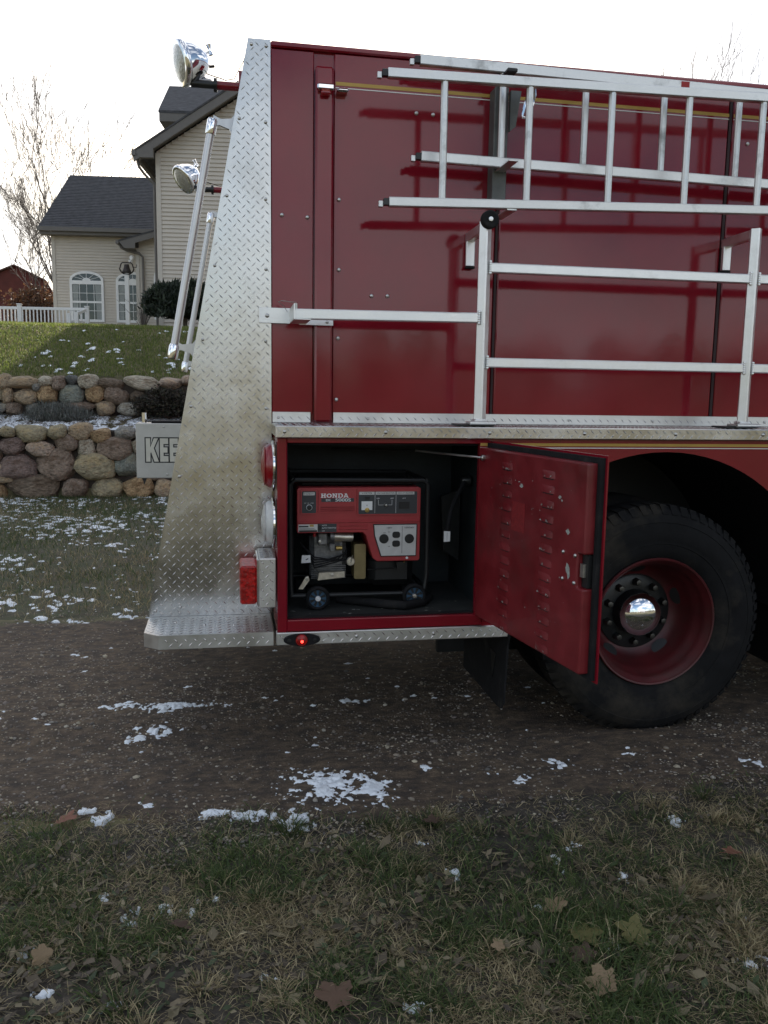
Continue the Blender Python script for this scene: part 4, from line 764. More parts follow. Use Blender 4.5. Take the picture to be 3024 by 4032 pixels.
def wpart(mb, nm, m, sm=40):
    o = mb.build(nm, m, None, sm); o.parent = wh; o.location = -Vector((1.868, 3.5, .503)); return o
ty = wheel_tyre(3.395, None); ty.parent = wh; ty.location = -Vector((1.868, 3.5, .503))
t2 = wheel_tyre(3.74, None, False); t2.parent = wh; t2.location = -Vector((1.868, 3.5, .503))
L0 = (WC[0], 0, WC[2])
wpart(MB().lathe(L0, (0, 1, 0), [(.274, 3.46), (.289, 3.425), (.292, 3.412), (.288, 3.406), (.281, 3.408), (.276, 3.42), (.264, 3.432), (.258, 3.452), (.257, 3.475), (.247, 3.49), (.240, 3.53), (.222, 3.585), (.196, 3.615), (.17, 3.622), (0, 3.622)], 72, caps=False), 'rim', RED_RIM)
for a in (20, 92, 164, 236, 308):
    a = R(a-72); c = Vector((WC[0]+.213*math.cos(a), 3.594, WC[2]+.213*math.sin(a))); nrm = Vector((-math.cos(a)*.62, -.78, -math.sin(a)*.62)).normalized(); tg = Vector((-math.sin(a), 0, math.cos(a))); q = nrm.cross(tg)
    wpart(MB().add([c+tg*.042*math.cos(k*PI/12)+q*.027*math.sin(k*PI/12)-nrm*.000+nrm*.004 for k in range(24)], [tuple(range(24))]), 'hand_hole', BLACK, 0)
wpart(MB().lathe(L0, (0, 1, 0), [(0, 3.608), (.112, 3.608), (.170, 3.609), (.178, 3.614), (.178, 3.625)], 48), 'hub_flange', HUBBLK)
wpart(MB().lathe(L0, (0, 1, 0), [(0, 3.548), (.085, 3.548), (.099, 3.552), (.102, 3.56), (.108, 3.609)], 48), 'hub', HUBBLK)
wpart(MB().lathe(L0, (0, 1, 0), [(0, 3.496)]+[(.103*math.sin(q), 3.496+.046*(1-math.cos(q))/(1-math.cos(1.32))) for q in [.12*i for i in range(1, 12)]]+[(.101, 3.547), (.101, 3.552)], 64), 'hub_cap', CHROME, 80)
for i in range(10):
    a = 2*PI*(i+.5)/10; c = (WC[0]+.142*math.cos(a), 3.609, WC[2]+.142*math.sin(a)); wpart(MB().lathe(c, (0, -1, 0), [(.019, 0), (.019, .008), (.016, .016), (.0165, .018), (.0165, .030), (.013, .036), (0, .038)], 6), 'lug_nut', NUT, 30)
wpart(MB().lathe((1.868, 0, .503), (0, 1, 0), [(0, 5.2), (.28, 5.2), (.30, 5.22), (.5, 5.24), (.52, 5.28), (.52, 5.46), (.5, 5.5), (.3, 5.52), (0, 5.5)], 40), 'far_tyre', TYRE)
# ---- compartment door
DH = Vector((1.016, Y1, 0)); DU = Vector((.156, -.988, 0)).normalized(); DN = Vector((DU.y*-1, DU.x, 0)).normalized()
pan = [(0, .578), (.805, .578), (.805, .868), (.765, .868), (.765, .984), (.805, .984), (.805, 1.283), (0, 1.283)]
door = MB().prism(pan, DH, DU, NZ, DN, 0, .046).build('compartment_door', RED_IN, truck, 0)
bv = door.modifiers.new('round_edges', 'BEVEL'); bv.width = .006; bv.segments = 2; bv.limit_method = 'ANGLE'
MB().prism([(-.012, .552), (.836, .552), (.836, 1.310), (-.012, 1.310)], DH, DU, NZ, DN, .050, .056).build('outer_skin', RED, door, 0)
mb = MB()
for q in ([(.806, .560), (.826, .560), (.826, 1.302), (.806, 1.302)], [(-.004, 1.2835), (.806, 1.2835), (.806, 1.302), (-.004, 1.302)], [(-.004, .560), (.806, .560), (.806, .5775), (-.004, .5775)]): mb.prism(q, DH, DU, NZ, DN, .034, .050)
mb.build('door_gasket', BLACK_R, door, 0)
MB().prism([(.766, .87), (.800, .87), (.800, .982), (.766, .982)], DH, DU, NZ, DN, .020, .045).build('latch_pocket', BLACK, door, 0); MB().prism([(.772, .905), (.79, .905), (.79, .95), (.772, .95)], DH, DU, NZ, DN, .008, .02).build('latch', STEEL, door, 0)
DP = lambda u, z, n=0: DH+DU*u+Vector((0, 0, z))-DN*n
lm = None
for u0, u1, zs in ((.207, .292, 1.228), (.514, .603, 1.226)):
    for i in range(13):
        z = zs-i*.0522; mb = MB(); n = 6
        prof = [(.013, .0), (.006, .003), (-.004, .0044), (-.0125, .0058), (-.013, .0), (0, -.002)]
        vs = []
        for u, k in ((u0, .0), (u0+.012, 1), (u1-.012, 1), (u1, .0)):
            for dz_, h in prof: vs.append(DP(u, z+dz_, h*k if k else min(h, .0)))
        mb.add(vs, [(j*6+k, j*6+k+1, (j+1)*6+k+1, (j+1)*6+k) for j in range(3) for k in range(5)]); mb.build('louver', RED_IN, door, 30)
        s = MB().add([DP(u0+.010, z-.0135, .0006), DP(u1-.010, z-.0135, .0006), DP(u1-.010, z-.0175, .0006), DP(u0+.010, z-.0175, .0006)], [(0, 1, 2, 3)]).build('louver_slot', BLACK, door, 0)
for u, z in ((.678,.973),(.753,.973),(.680,.881),(.753,.88)): bolt(DP(u, z), -DN, door, .007)
mb = MB(); rs = random.Random(4)
def chip(u, z, w, h):
    k = 9; mb.add([DP(u+w*math.cos(6.283*i/k)*rs.uniform(.5, 1.2), z+h*math.sin(6.283*i/k)*rs.uniform(.4, 1.2), .0008) for i in range(k)], [tuple(range(k))])
chip(.712, .915, .016, .028); chip(.70, 1.045, .014, .011); chip(.64, 1.155, .010, .008); chip(.655, 1.145, .005, .006); chip(.37, 1.165, .018, .007); chip(.35, 1.178, .008, .004); chip(.24, .70, .012, .005); chip(.66, .88, .003, .004)
for i in range(60):
    c = rs.choice((0, 1)); u = rs.uniform(.21, .285) if c == 0 else rs.uniform(.52, .60); z = 1.226-rs.randrange(13)*.0522-.006; mb.add([DP(u+rs.uniform(-.008, .008), z+rs.uniform(-.005, .004), .0066) for i in range(6)], [tuple(range(6))])
for i in range(26): chip(rs.uniform(.1, .79), rs.uniform(.6, 1.27), rs.uniform(.001, .003), rs.uniform(.001, .003))
mb.build('paint_chips', CHIP, door, 0, kind='stuff')
MB().prism([(.30, .99), (.40, .99), (.40, 1.10), (.30, 1.10)], DH, DU, NZ, -DN, .0004, .0009).build('sticker_ghost', mat('faded_sticker', (.215, .016, .019), .45, var=.25, scale=60), door, 0)
MB().tube([DP(.05, 1.245, .012), (.80, 3.60, 1.253)], .0045, 8).build('door_stay', ALU_T, truck); MB().tube([(.80, 3.60, 1.253), (.45, 3.72, 1.253)], .0055, 8).build('stay_channel', HUBBLK, truck); MB().lathe(DP(.05, 1.245, 0), -DN, [(.012, 0), (.012, .012), (.006, .016), (0, .018)], 10).build('stay_bolt', STEEL, truck)
# ---- tail lamps on the rear face of the compartment
def dome(z, lens, nm):
    lp = MB().lathe((.190, 3.50, z), (-1, 0, 0), [(.097, 0), (.104, .003), (.104, .010), (.097, .014), (.090, .014)], 48).build(nm, CHROME, truck)
    MB().lathe((.190, 3.50, z), (-1, 0, 0), [(.092, .008), (.090, .022), (.082, .036), (.066, .046), (.045, .051), (.02, .053), (0, .0535)], 48).build('lens', lens, lp, 60)
    for i in range(6): MB().lathe((.190-.040, 3.50, z), (-1, 0, 0), [(.079-i*.011, -.0005+i*.0022), (.0805-i*.011, .0035+i*.0022), (.077-i*.011, .005+i*.0022)], 48).build('lens_ring', lens, lp, 60)
    return lp
dome(1.196, LENS_R, 'tail_light'); dome(.962, LENS_W, 'reversing_light')
lb = MB().box((.122, 3.385, .628), (.190, 3.62, .832), .004).build('lamp_box', ALU_E, truck)
tread([(.122, .63), (.190, .63), (.190, .83), (.122, .83)], (0, 3.385, 0), (1, 0, 0), NZ, NY, lb, margin=.009); tread([(.122, 3.385), (.19, 3.385), (.19, 3.61), (.122, 3.61)], (0, 0, .832), (1, 0, 0), (0, 1, 0), NZ, lb, margin=.009)
MB().box((.112, 3.39, .632), (.1215, 3.61, .828), .003).build('lamp_rim', CHROME, lb); MB().box((.046, 3.405, .640), (.112, 3.59, .798), .007).build('brake_lens', LENS_LIT, lb)
# ---- grab rails
def grab(Y, off, zt, zb_, nm):
    ex = lambda z: seg_edge(z)-off
    a, b = Vector((ex(zt), Y, zt)), Vector((ex(zb_), Y, zb_)); d = (a-b).normalized()
    g = MB().tube([a, b], .0165, 16).build(nm, STEELR, truck)
    for p, s in ((a, 1), (b, -1)):
        MB().lathe(p-d*.03*(1 if s > 0 else -1)*0-d*.022, d, [(.0, -.028), (.0195, -.028), (.0215, -.024), (.0215, .026), (.018, .034), (0, .036)], 20).build('rail_socket', CHROME, g)
        z = p.z; f = Vector((seg_edge(z), Y, z)); w_ = MB()
        w_.prism([(0, .026), (off*.35, .012), (off*.8, .016), (off, .045), (off, -.05), (off*.8, -.026), (off*.35, -.012), (0, -.016)], p, (1, 0, 0), d, (0, 1, 0), -.008, .008); w_.build('rail_bracket', STEELR, g)
        MB().sqtube(f-d*.065+Vector((-.004, 0, 0)), f+d*.065+Vector((-.004, 0, 0)), .05, .006, up=(1, 0, 0)).build('bracket_plate', STEELR, g)
STEELR = mat('stainless_rail', (.52, .51, .50), .36, 1., var=.08, scale=30, stretch=(1, 1, .05))
grab(3.74, .090, 2.585, 1.675, 'grab_rail'); grab(5.44, .118, 2.545, 1.655, 'grab_rail')
# ---- spot lamps
def spot(c, ax, r, Y, ztube, x_arm, nm='spot_lamp'):
    c = Vector(c); ax = Vector(ax).normalized()
    sh = MB().lathe(c, ax, [(0, -r*1.28), (r*.28, -r*1.24), (r*.52, -r*1.08), (r*.74, -r*.80), (r*.90, -r*.45), (r*.97, -r*.14), (r*.985, -.008), (r*1.03, -.006), (r*1.04, .003), (r*1.0, .012), (r*.94, .014)], 40).build(nm, CHROME, truck, 60)
    MB().lathe(c, ax, [(r*.95, .008), (r*.7, .018), (r*.35, .025), (0, .027)], 40).build('lens', GLASS_L, sh, 60)
    up = Vector((0, 0, 1)); b = c-ax*r*1.2; side = ax.cross(up).normalized(); tp = side.cross(ax)
    MB().tube([b+tp*r*.35, b+tp*r*.45-ax*.02], .007, 8).build('knob_stem', CHROME, sh); k = b+tp*r*.48-ax*.024; MB().tube([k-tp*.02, k-tp*.006, k+tp*.004, k+tp*.022], [.011, .008, .008, .012], 10).build('knob', CHROME, sh)
    MB().tube([b-tp*.02*r/.086, b-tp*.02-ax*.028], .006, 8).build('switch', BLACK, sh)
    y0 = Vector((x_arm-.085, Y, ztube+.004)); MB().tube([c-ax*r*.75-tp*r*.62, c-ax*r*1.15-tp*r*.85, y0], [.012, .011, .013], 10).build('bracket', STEEL, sh)
    MB().tube([(x_arm-.10, Y, ztube), (x_arm-.006, Y, ztube)], .0155, 14).build('sleeve', HUBBLK, sh); MB().tube([(x_arm-.008, Y, ztube), (x_arm+.006, Y, ztube)], .028, 14).build('collar', HUBBLK, sh)
    MB().tube([(x_arm, Y, ztube), (seg_edge(ztube)+.01, Y, ztube)], .0175, 14).build('mount_tube', RED, sh)
    MB().box((seg_edge(ztube)-.012, Y-.03, ztube-.02), (seg_edge(ztube+.1)+.006, Y+.03, ztube+.055), .002).build('mount_plate', RED, sh)
    e = Vector((seg_edge(ztube+.16)-.002, Y, ztube+.165)); p0 = c-ax*r-tp*r*.5
    MB().tube([p0, p0+Vector((.03, 0, -.008)), p0+Vector((.065, 0, -.016)), Vector((x_arm+.04, Y, ztube+.022)), Vector((seg_edge(ztube)-.03, Y, ztube+.03)), e+Vector((-.018, 0, -.06)), e], .0022, 6).build('cable', BLACK_R, sh)
spot((-.165, 3.80, 2.823), (-.93, -.30, -.24), .088, 3.80, 2.748, -.032); spot((-.238, 5.40, 2.732), (-.66, -.34, -.52), .084, 5.40, 2.683, -.07)
# ---- sign box at the rear
sb = MB().box((-.468, 4.60, 1.034), (-.10, 4.76, 1.322), .004).build('rear_sign_box', SIGN, truck)
MB().box((-.39, 4.61, 1.3225), (-.12, 4.75, 1.334), .004).build('rubber_lid', BLACK_R, sb); MB().tube([(-.430, 4.67, 1.32), (-.430, 4.67, 1.375)], .012, 10).build('pin', CHROME, sb); MB().prism([(-.442, 1.034), (-.418, 1.034), (-.431, 1.0)], (0, 0, 0), (1, 0, 0), (0, 0, 1), (0, 1, 0), 4.61, 4.63).build('drip_tab', BLACK, sb)
for x, z in ((-.325, 1.305), (-.312, 1.055)): bolt((x, 4.60, z), NY, sb, .006)
def glyph(ch):
    if ch == 'E': return [(0,0),(1,0),(1,.24),(.42,.24),(.42,.39),(.9,.39),(.9,.61),(.42,.61),(.42,.76),(1,.76),(1,1),(0,1)]
    if ch == 'K': return [(0,0),(.34,0),(.34,.34),(.40,.42),(.66,0),(1,0),(.62,.58),(.97,1),(.64,1),(.34,.60),(.34,1),(0,1)]
    return [(0,0),(.40,0),(.40,.34),(1,.34),(1,1),(0,1)]
x = -.418
for ch, wd_ in (('K', .064), ('E', .042), ('E', .042), ('P', .045)):
    g = glyph(ch); P2 = [(x+a*wd_, 1.122+b*.122) for a, b in g]; cx_, cz_ = x+wd_/2, 1.183
    PO = []
    k = len(P2)
    for i in range(k):   # outline: offset outwards along vertex bisectors
        p0, p1, p2 = Vector(P2[i-1]), Vector(P2[i]), Vector(P2[(i+1) % k]); d1 = (p1-p0).normalized(); d2 = (p2-p1).normalized(); n1 = Vector((d1.y, -d1.x)); n2 = Vector((d2.y, -d2.x)); bsc = (n1+n2); bsc = bsc/max(.35, bsc.length_squared)*2*.0062
        PO.append((p1.x+bsc.x, p1.y+bsc.y))
    MB().prism(PO, (0, 0, 0), (1, 0, 0), (0, 0, 1), (0, -1, 0), -4.60, -4.5992).build('letter_outline', INK_D, sb, 0); MB().prism(P2, (0, 0, 0), (1, 0, 0), (0, 0, 1), (0, -1, 0), -4.5992, -4.5985).build('letter', SIGN_L, sb, 0); x += wd_+.0075
# ---- ladder rack, hinged on the step
RY = 3.42
rk = MB().sqtube((1.031, RY, 1.395), (1.031, RY, 2.185), .040).build('rack_post', ALU_T, truck); MB().sqtube((2.232, RY, 1.395), (2.232, RY, 2.215), .040).build('rack_post', ALU_T, truck); MB().sqtube((3.433, RY, 1.395), (3.433, RY, 2.2), .040).build('rack_post', ALU_T, truck)
for z in (2.006, 1.628): MB().sqtube((1.052, RY, z), (2.211, RY, z), .034, .039).build('rack_bar', ALU_T, truck); MB().sqtube((2.253, RY, z), (3.412, RY, z), .034, .039).build('rack_bar', ALU_T, truck)
MB().sqtube((.268, 3.435, 1.800), (1.010, RY, 1.806), .034, .040).build('rack_bar', ALU_T, truck)
for x, z in ((1.010, 1.806), (1.052, 2.006), (1.052, 1.628), (2.211, 2.006), (2.211, 1.628), (2.253, 2.006), (2.253, 1.628)):
    w_ = MB()
    for k in range(6): w_.lathe((x, RY-.018, z-.022+k*.009), (0, -1, 0), [(.0065, -.003), (.005, .002), (0, .004)], 8)
    w_.build('weld_bead', ALU_T, truck)
for x, z in ((1.031, 2.165), (2.232, 2.195)):
    MB().sqtube((x, RY+.02, z), (x, 3.655, z-.004), .034, .040).build('rack_arm', ALU_T, truck); MB().box((x-.019, 3.625, z-.125), (x+.019, 3.648, z-.02), .003).build('rack_tab', ALU_T, truck); MB().box((x-.020, 3.622, z-.134), (x+.020, 3.651, z-.1255), .002).build('tab_pad', BLACK_R, truck)
MB().lathe((1.038, 3.388, 2.188), (0, -1, 0), [(0, -.016), (.030, -.016), (.036, -.010), (.036, .010), (.030, .016), (.010, .016), (.009, .012), (0, .012)], 28).build('roller', BLACK_R, truck); MB().lathe((1.038, 3.374, 2.188), (0, -1, 0), [(.009, 0), (.009, .005), (0, .007)], 14).build('roller_pin', ALU_T, truck)
for x in (1.031, 2.232):
    MB().box((x-.10, 3.385, 1.3685), (x+.055, 3.50, 1.376), .002).build('hinge_plate', HUBBLK, truck); MB().box((x-.05, 3.375, 1.377), (x+.05, 3.46, 1.386), .002).build('hinge_leaf', ALU_T, truck); MB().tube([(x-.055, 3.372, 1.381), (x+.055, 3.372, 1.381)], .008, 10).build('hinge_pin', STEEL, truck); MB().box((x-.027, RY-.027, 1.3865), (x+.027, RY+.027, 1.397), .004).build('post_weld', ALU_T, truck)
# left end bracket of the rack
br = MB().box((.135, Y2-.013, 1.779), (.268, Y2-.0065, 1.842), .001).build('rack_bracket', ALU_T, truck); MB().box((.262, 3.415, 1.779), (.2675, Y2-.0068, 1.84), .001).build('bracket_web', ALU_T, br); MB().box((.30, Y2-.033, 1.774), (.443, Y2-.027, 1.798), .001).build('bracket_foot', ALU_T, br); MB().box((.262, 3.416, 1.778), (.33, Y2-.03, 1.7825), .001).build('bracket_shelf', ALU_T, br)
bolt((.169, Y2-.013, 1.809), NY, br, .009); bolt((.417, Y2-.033, 1.788), NY, br, .007); MB().tube([(.273, 3.44, 1.79), (.273, 3.44, 1.842)], .005, 8).build('lock_pin', STEEL, br)
MB().tube([(.252, Y2-.02, 1.826), (.235, 3.60, 1.845), (.212, 3.58, 1.860), (.222, 3.55, 1.862), (.25, 3.47, 1.850), (.273, 3.44, 1.846)], .0012, 6).build('pin_wire', STEEL, br)
# ladder carrier bolted to the side
lc = MB().box((1.105, 3.585, 2.30), (1.165, Y2+.0, 2.76), .003).build('ladder_carrier', CARRIER, truck)
for z in (2.238, 2.427): MB().box((1.115, 3.405, z-.006), (1.155, 3.60, z), .001).build('carrier_arm', ALU_L, lc)
MB().box((1.112, 3.45, 2.772), (1.155, 3.60, 2.788), .004).build('carrier_clamp', BLACK, lc)
hp = [(1.225, 2.735), (1.238, 2.728), (1.240, 2.70), (1.222, 2.63), (1.205, 2.610), (1.192, 2.612), (1.19, 2.625), (1.21, 2.70), (1.218, 2.728)]
MB().tube([(a, 3.48, b) for a, b in hp+[hp[0]]], .006, 8).build('latch_handle', CHROME, lc); MB().prism([(1.165, 2.74), (1.21, 2.74), (1.19, 2.60), (1.165, 2.58)], (0, 0, 0), (1, 0, 0), (0, 0, 1), (0, 1, 0), 3.56, 3.585).build('latch_plate', CARRIER, lc, 0)
# ================================================================== LADDERS
def ladder(label, Y, x0, top, bot, rungs, rw, rr_, x1=4.4):
    t = thing('ladder', label, 'ladder', (x0, Y, bot(x0)), 'aluminium ladders carried on the truck side')
    for f, xs_ in ((top, x0), (bot, x0+.012)):
        MB().sqtube((xs_, Y, f(xs_)), (x1, Y, f(x1)), .030, rw).build('rail', ALU_L, t); MB().box((xs_-.022, Y-.012, f(xs_)-.014), (xs_+.012, Y+.012, f(xs_)+.013), .002).build('end_cap', HUBBLK, t); MB().box((xs_-.040, Y-.003, f(xs_)-.020), (xs_-.022, Y+.016, f(xs_)+.004), .002).build('end_stop', ALU_L, t)
    for x in rungs:
        mb = MB(); n = 20; a = (x, Y+.002, bot(x)+rw*.5-.004); b = (x, Y+.002, top(x)-rw*.5+.004); vs = []
        for z in (a[2], b[2]):
            for k in range(n): q = 2*PI*k/n; r = rr_*(1 if k % 2 else .93); vs.append((x+r*math.cos(q), Y+.002+r*math.sin(q), z))
        mb.add(vs, [(k, (k+1) % n, (k+1) % n+n, k+n) for k in range(n)]); mb.build('rung', ALU_L, t, 20)
    return t
la = ladder('outer aluminium ladder, nearest the camera, with the lower bottom rail', RY, .622, lambda x: 2.716+(x-.62)*.0165, lambda x: 2.240+(x-.62)*.032, [.849, 1.199, 1.549, 1.888, 2.224, 2.57, 2.92, 3.27, 3.62], .036, .0145)
lb_ = ladder('inner aluminium ladder behind the outer one, with the higher rails', 3.545, .775, lambda x: 2.820-(x-.775)*.012, lambda x: 2.452-(x-.775)*.013, [1.126, 1.486, 1.84, 2.19, 2.54, 2.89, 3.24], .040, .0145)
MB().box((1.905, 3.5285, 2.796), (1.942, 3.530, 2.822)).build('red_label', mat('red_tape', (.35, .02, .02), .6), lb_, 0)
# ================================================================== GENERATOR
G = thing('generator', 'red portable generator with control panel on blue wheels inside the truck compartment', 'generator', (.55, 3.7, .579))
GY = 3.505
def rpoly(x0, z0, x1, z1, r, n=5):
    o = []
    for cx, cz, a0 in ((x1-r, z1-r, 0), (x0+r, z1-r, 90), (x0+r, z0+r, 180), (x1-r, z0+r, 270)):
        for i in range(n+1): a = R(a0+90*i/n); o.append((cx+r*math.cos(a), cz+r*math.sin(a)))
    return o
EX = ((0, 0, 0), (1, 0, 0), (0, 0, 1), (0, -1, 0))
up = [(.286, .913), (.560, .913), (.573, .90), (.605, .80), (.622, .787), (.802, .787), (.808, .795), (.808, 1.098), (.800, 1.104), (.290, 1.104), (.282, 1.096), (.282, .918)]
hs = MB().prism(up, *EX, -GY-.22, -GY).build('housing', RED_FAR, G, 0); b = hs.modifiers.new('round_edges', 'BEVEL'); b.width = .006; b.segments = 2; b.limit_method = 'ANGLE'
MB().box((.284, GY-.004, .955), (.806, GY+.002, .964), .002).build('ridge', RED_FAR, hs); 
for z in (1.004, 1.012, 1.020): MB().box((.378, GY-.003, z), (.525, GY+.001, z+.004), .001).build('rib', RED_FAR, hs)
MB().prism(rpoly(.372, .998, .530, 1.096, .004), *EX, -GY, -GY+.003).build('name_plate', RED_FAR, hs, 0)
for z in (.925, .94): MB().box((.46, GY-.003, z), (.58, GY+.001, z+.008), .002).build('rib', RED_FAR, hs)
p1 = MB().prism(rpoly(.297, .992, .366, 1.095, .008), *EX, -GY, -GY+.006).build('bezel', RED_FAR, G, 0); MB().prism(rpoly(.302, .998, .361, 1.090, .005), *EX, -GY+.006, -GY+.0065).build('switch_panel', PANEL, p1, 0)
p2 = MB().prism(rpoly(.534, .987, .797, 1.098, .008), *EX, -GY, -GY+.006).build('bezel', RED_FAR, G, 0); MB().prism(rpoly(.539, .992, .791, 1.087, .005), *EX, -GY+.006, -GY+.0065).build('meter_panel', PANEL, p2, 0)
F = -GY+.0065
def rect(x0, z0, x1, z1, m, par, nm, t0=F, t1=F+.0005): return MB().prism([(x0, z0), (x1, z0), (x1, z1), (x0, z1)], *EX, t0, t1).build(nm, m, par, 0)
rect(.308, 1.073, .355, 1.085, PLATE, p1, 'label_strip'); rect(.542, 1.074, .607, 1.086, PLATE, p2, 'label_strip'); rect(.611, 1.074, .697, 1.086, PLATE, p2, 'label_strip'); rect(.701, 1.074, .778, 1.086, PLATE, p2, 'label_strip')
rect(.6085, .996, .6095, 1.074, INK, p2, 'divider'); rect(.6985, .996, .6995, 1.074, INK, p2, 'divider')
rect(.552, 1.009, .598, 1.046, INK, p2, 'meter_face'); rect(.566, 1.054, .586, 1.066, BLACK, p2, 'button', F, F+.004); rect(.712, 1.014, .757, 1.044, BLACK, p2, 'breaker', F, F+.003)
MB().lathe((.576, -F-.0005, 1.009), NY, [(.010, 0), (.010, .003), (0, .005)], 18).build('meter_knob', BRASS, p2); MB().lathe((.655, -F, 1.030), NY, [(.009, 0), (.006, .004), (.004, .014), (0, .015)], 14).build('selector', STEEL, p2)
rect(.624, 1.0295, .645, 1.0305, INK, p2, 'line'); rect(.665, 1.0295, .682, 1.0305, INK, p2, 'line'); rect(.6235, 1.030, .6245, 1.052, INK, p2, 'line'); rect(.6815, 1.030, .6825, 1.052, INK, p2, 'line')
MB().lathe((.3325, -F, 1.022), NY, [(.0125, 0), (.0125, .002), (.011, .002)], 24).build('key_ring', INK, p1); MB().lathe((.3325, -F, 1.022), NY, [(.0108, 0), (.0105, .007), (0, .008)], 20).build('key_switch', BLACK, p1)
op = [(.608, .944), (.790, .944), (.788, .812), (.640, .812), (.612, .90)]
p3 = MB().prism([(.604, .948), (.794, .948), (.792, .808), (.637, .808), (.608, .90)], *EX, -GY, -GY+.004).build('outlet_bezel', BLACK, G, 0); MB().prism(op, *EX, -GY+.004, -GY+.0065).build('outlet_plate', PLATE, p3, 0)
for x, z, r_ in ((.650, .885, .0205), (.760, .884, .0205)): MB().lathe((x, -F, z), NY, [(r_, 0), (r_*.95, .003), (0, .0032)], 24).build('outlet', BLACK, p3)
for z in (.902, .864): MB().prism(rpoly(.686, z-.0135, .719, z+.0135, .010), *EX, F, F+.003).build('outlet', BLACK, p3, 0)
rect(.7275, .822, .7292, .938, INK_D, p3, 'divider')
p4 = rect(.288, .918, .368, .950, PLATE, G, 'warning_label', -GY, -GY+.001); rect(.290, .918, .366, .926, INK_D, p4, 'label_text', -GY+.001, -GY+.0013); rect(.292, .9285, .36, .930, INK_D, p4, 'label_text', -GY+.001, -GY+.0013); rect(.292, .932, .355, .9335, INK_D, p4, 'label_text', -GY+.001, -GY+.0013); rect(.290, .938, .33, .944, INK_D, p4, 'label_text', -GY+.001, -GY+.0013); rect(.335, .94, .352, .949, BRASS, p4, 'label_text', -GY+.001, -GY+.0013)
p5 = rect(.3685, .916, .448, .952, PANEL, G, 'throttle_panel', -GY, -GY+.0012); rect(.371, .925, .383, .945, BLACK, p5, 'throttle_switch', -GY+.0012, -GY+.004)
def text(body, x, z, size, m, par, sx=1., y=-F-.0006, bold=0., al='CENTER'):
    c = bpy.data.curves.new('lettering', 'FONT'); c.body = body; c.size = size; c.align_x = al; c.align_y = 'CENTER'; c.extrude = .0002; c.offset = bold; c.materials.append(m)
    tmp = bpy.data.objects.new('tmp', c); me = bpy.data.meshes.new_from_object(tmp); bpy.data.objects.remove(tmp); me.materials.clear(); me.materials.append(m); o = bpy.data.objects.new('lettering', me); COL.objects.link(o); o.rotation_euler = (PI/2, 0, 0); o.location = (x, y, z); o.scale = (sx, 1, 1); o.parent = par; return o
# maker's name in wide slab letters
def slab_letters(x, z, h, m, par, t0):
    w = h*1.25; st = .30; sr = .20; L_ = []
    def R_(a, b, c, d): L_.append([(a, b), (c, b), (c, d), (a, d)])
    out = []
    S = dict(H=[[(.12,0),(.34,0),(.34,1),(.12,1)],[(.66,0),(.88,0),(.88,1),(.66,1)],[(.34,.40),(.66,.40),(.66,.60),(.34,.60)],[(0,0),(.46,0),(.46,.16),(0,.16)],[(.54,0),(1,0),(1,.16),(.54,.16)],[(0,.84),(.46,.84),(.46,1),(0,1)],[(.54,.84),(1,.84),(1,1),(.54,1)]],
             N=[[(.12,0),(.30,0),(.30,1),(.12,1)],[(.72,0),(.90,0),(.90,1),(.72,1)],[(.12,1),(.38,1),(.90,0),(.66,0)],[(0,0),(.42,0),(.42,.16),(0,.16)],[(.58,.84),(1,.84),(1,1),(.58,1)],[(0,.84),(.3,.84),(.3,1),(0,1)]],
             D=[[(.12,0),(.34,0),(.34,1),(.12,1)],[(0,0),(.62,0),(.62,.17),(0,.17)],[(0,.83),(.62,.83),(.62,1),(0,1)],[(.62,0),(.80,.06),(.94,.22),(1,.5),(.94,.78),(.80,.94),(.62,1),(.62,.83),(.72,.74),(.76,.5),(.72,.26),(.62,.17)]],
             A=[[(.04,0),(.26,0),(.55,1),(.38,1)],[(.74,0),(.96,0),(.62,1),(.45,1)],[(.26,.24),(.76,.24),(.72,.40),(.30,.40)],[(0,0),(.36,0),(.36,.16),(0,.16)],[(.62,0),(1,0),(1,.16),(.62,.16)],[(.24,.86),(.60,.86),(.60,1),(.24,1)]])
    ring = [(.5+.5*math.cos(6.2832*i/24), .5+.5*math.sin(6.2832*i/24)) for i in range(25)]; hole = [(.5+.25*math.cos(6.2832*i/24), .5+.30*math.sin(6.2832*i/24)) for i in range(25)]
    for ch in 'HONDA':
        mb = MB()
        if ch == 'O':
            for i in range(24): mb.add([(x+a*w, -t0-.0006, z+b*h) for a, b in (ring[i], ring[i+1], hole[i+1], hole[i])], [(0, 1, 2, 3)])
        else:
            for k, q in enumerate(S[ch]): mb.prism([(x+a*w, z+b*h) for a, b in q], *EX, t0, t0+.0005+k*.00006)
        mb.build('letter', m, par, 0); x += w*1.08
slab_letters(.381, 1.062, .0175, INK, hs, -GY+.003)
mp_ = rect(.383, 1.044, .520, 1.0595, PANEL, hs, 'model_plate', -GY+.003, -GY+.0036)
text('EM', .411, 1.0505, .0125, INK, mp_, 1.25, GY-.0040, .0001); text('5000S', .474, 1.0515, .0180, INK, mp_, 1.5, GY-.0040, .0002)
Yt = -F-.0009
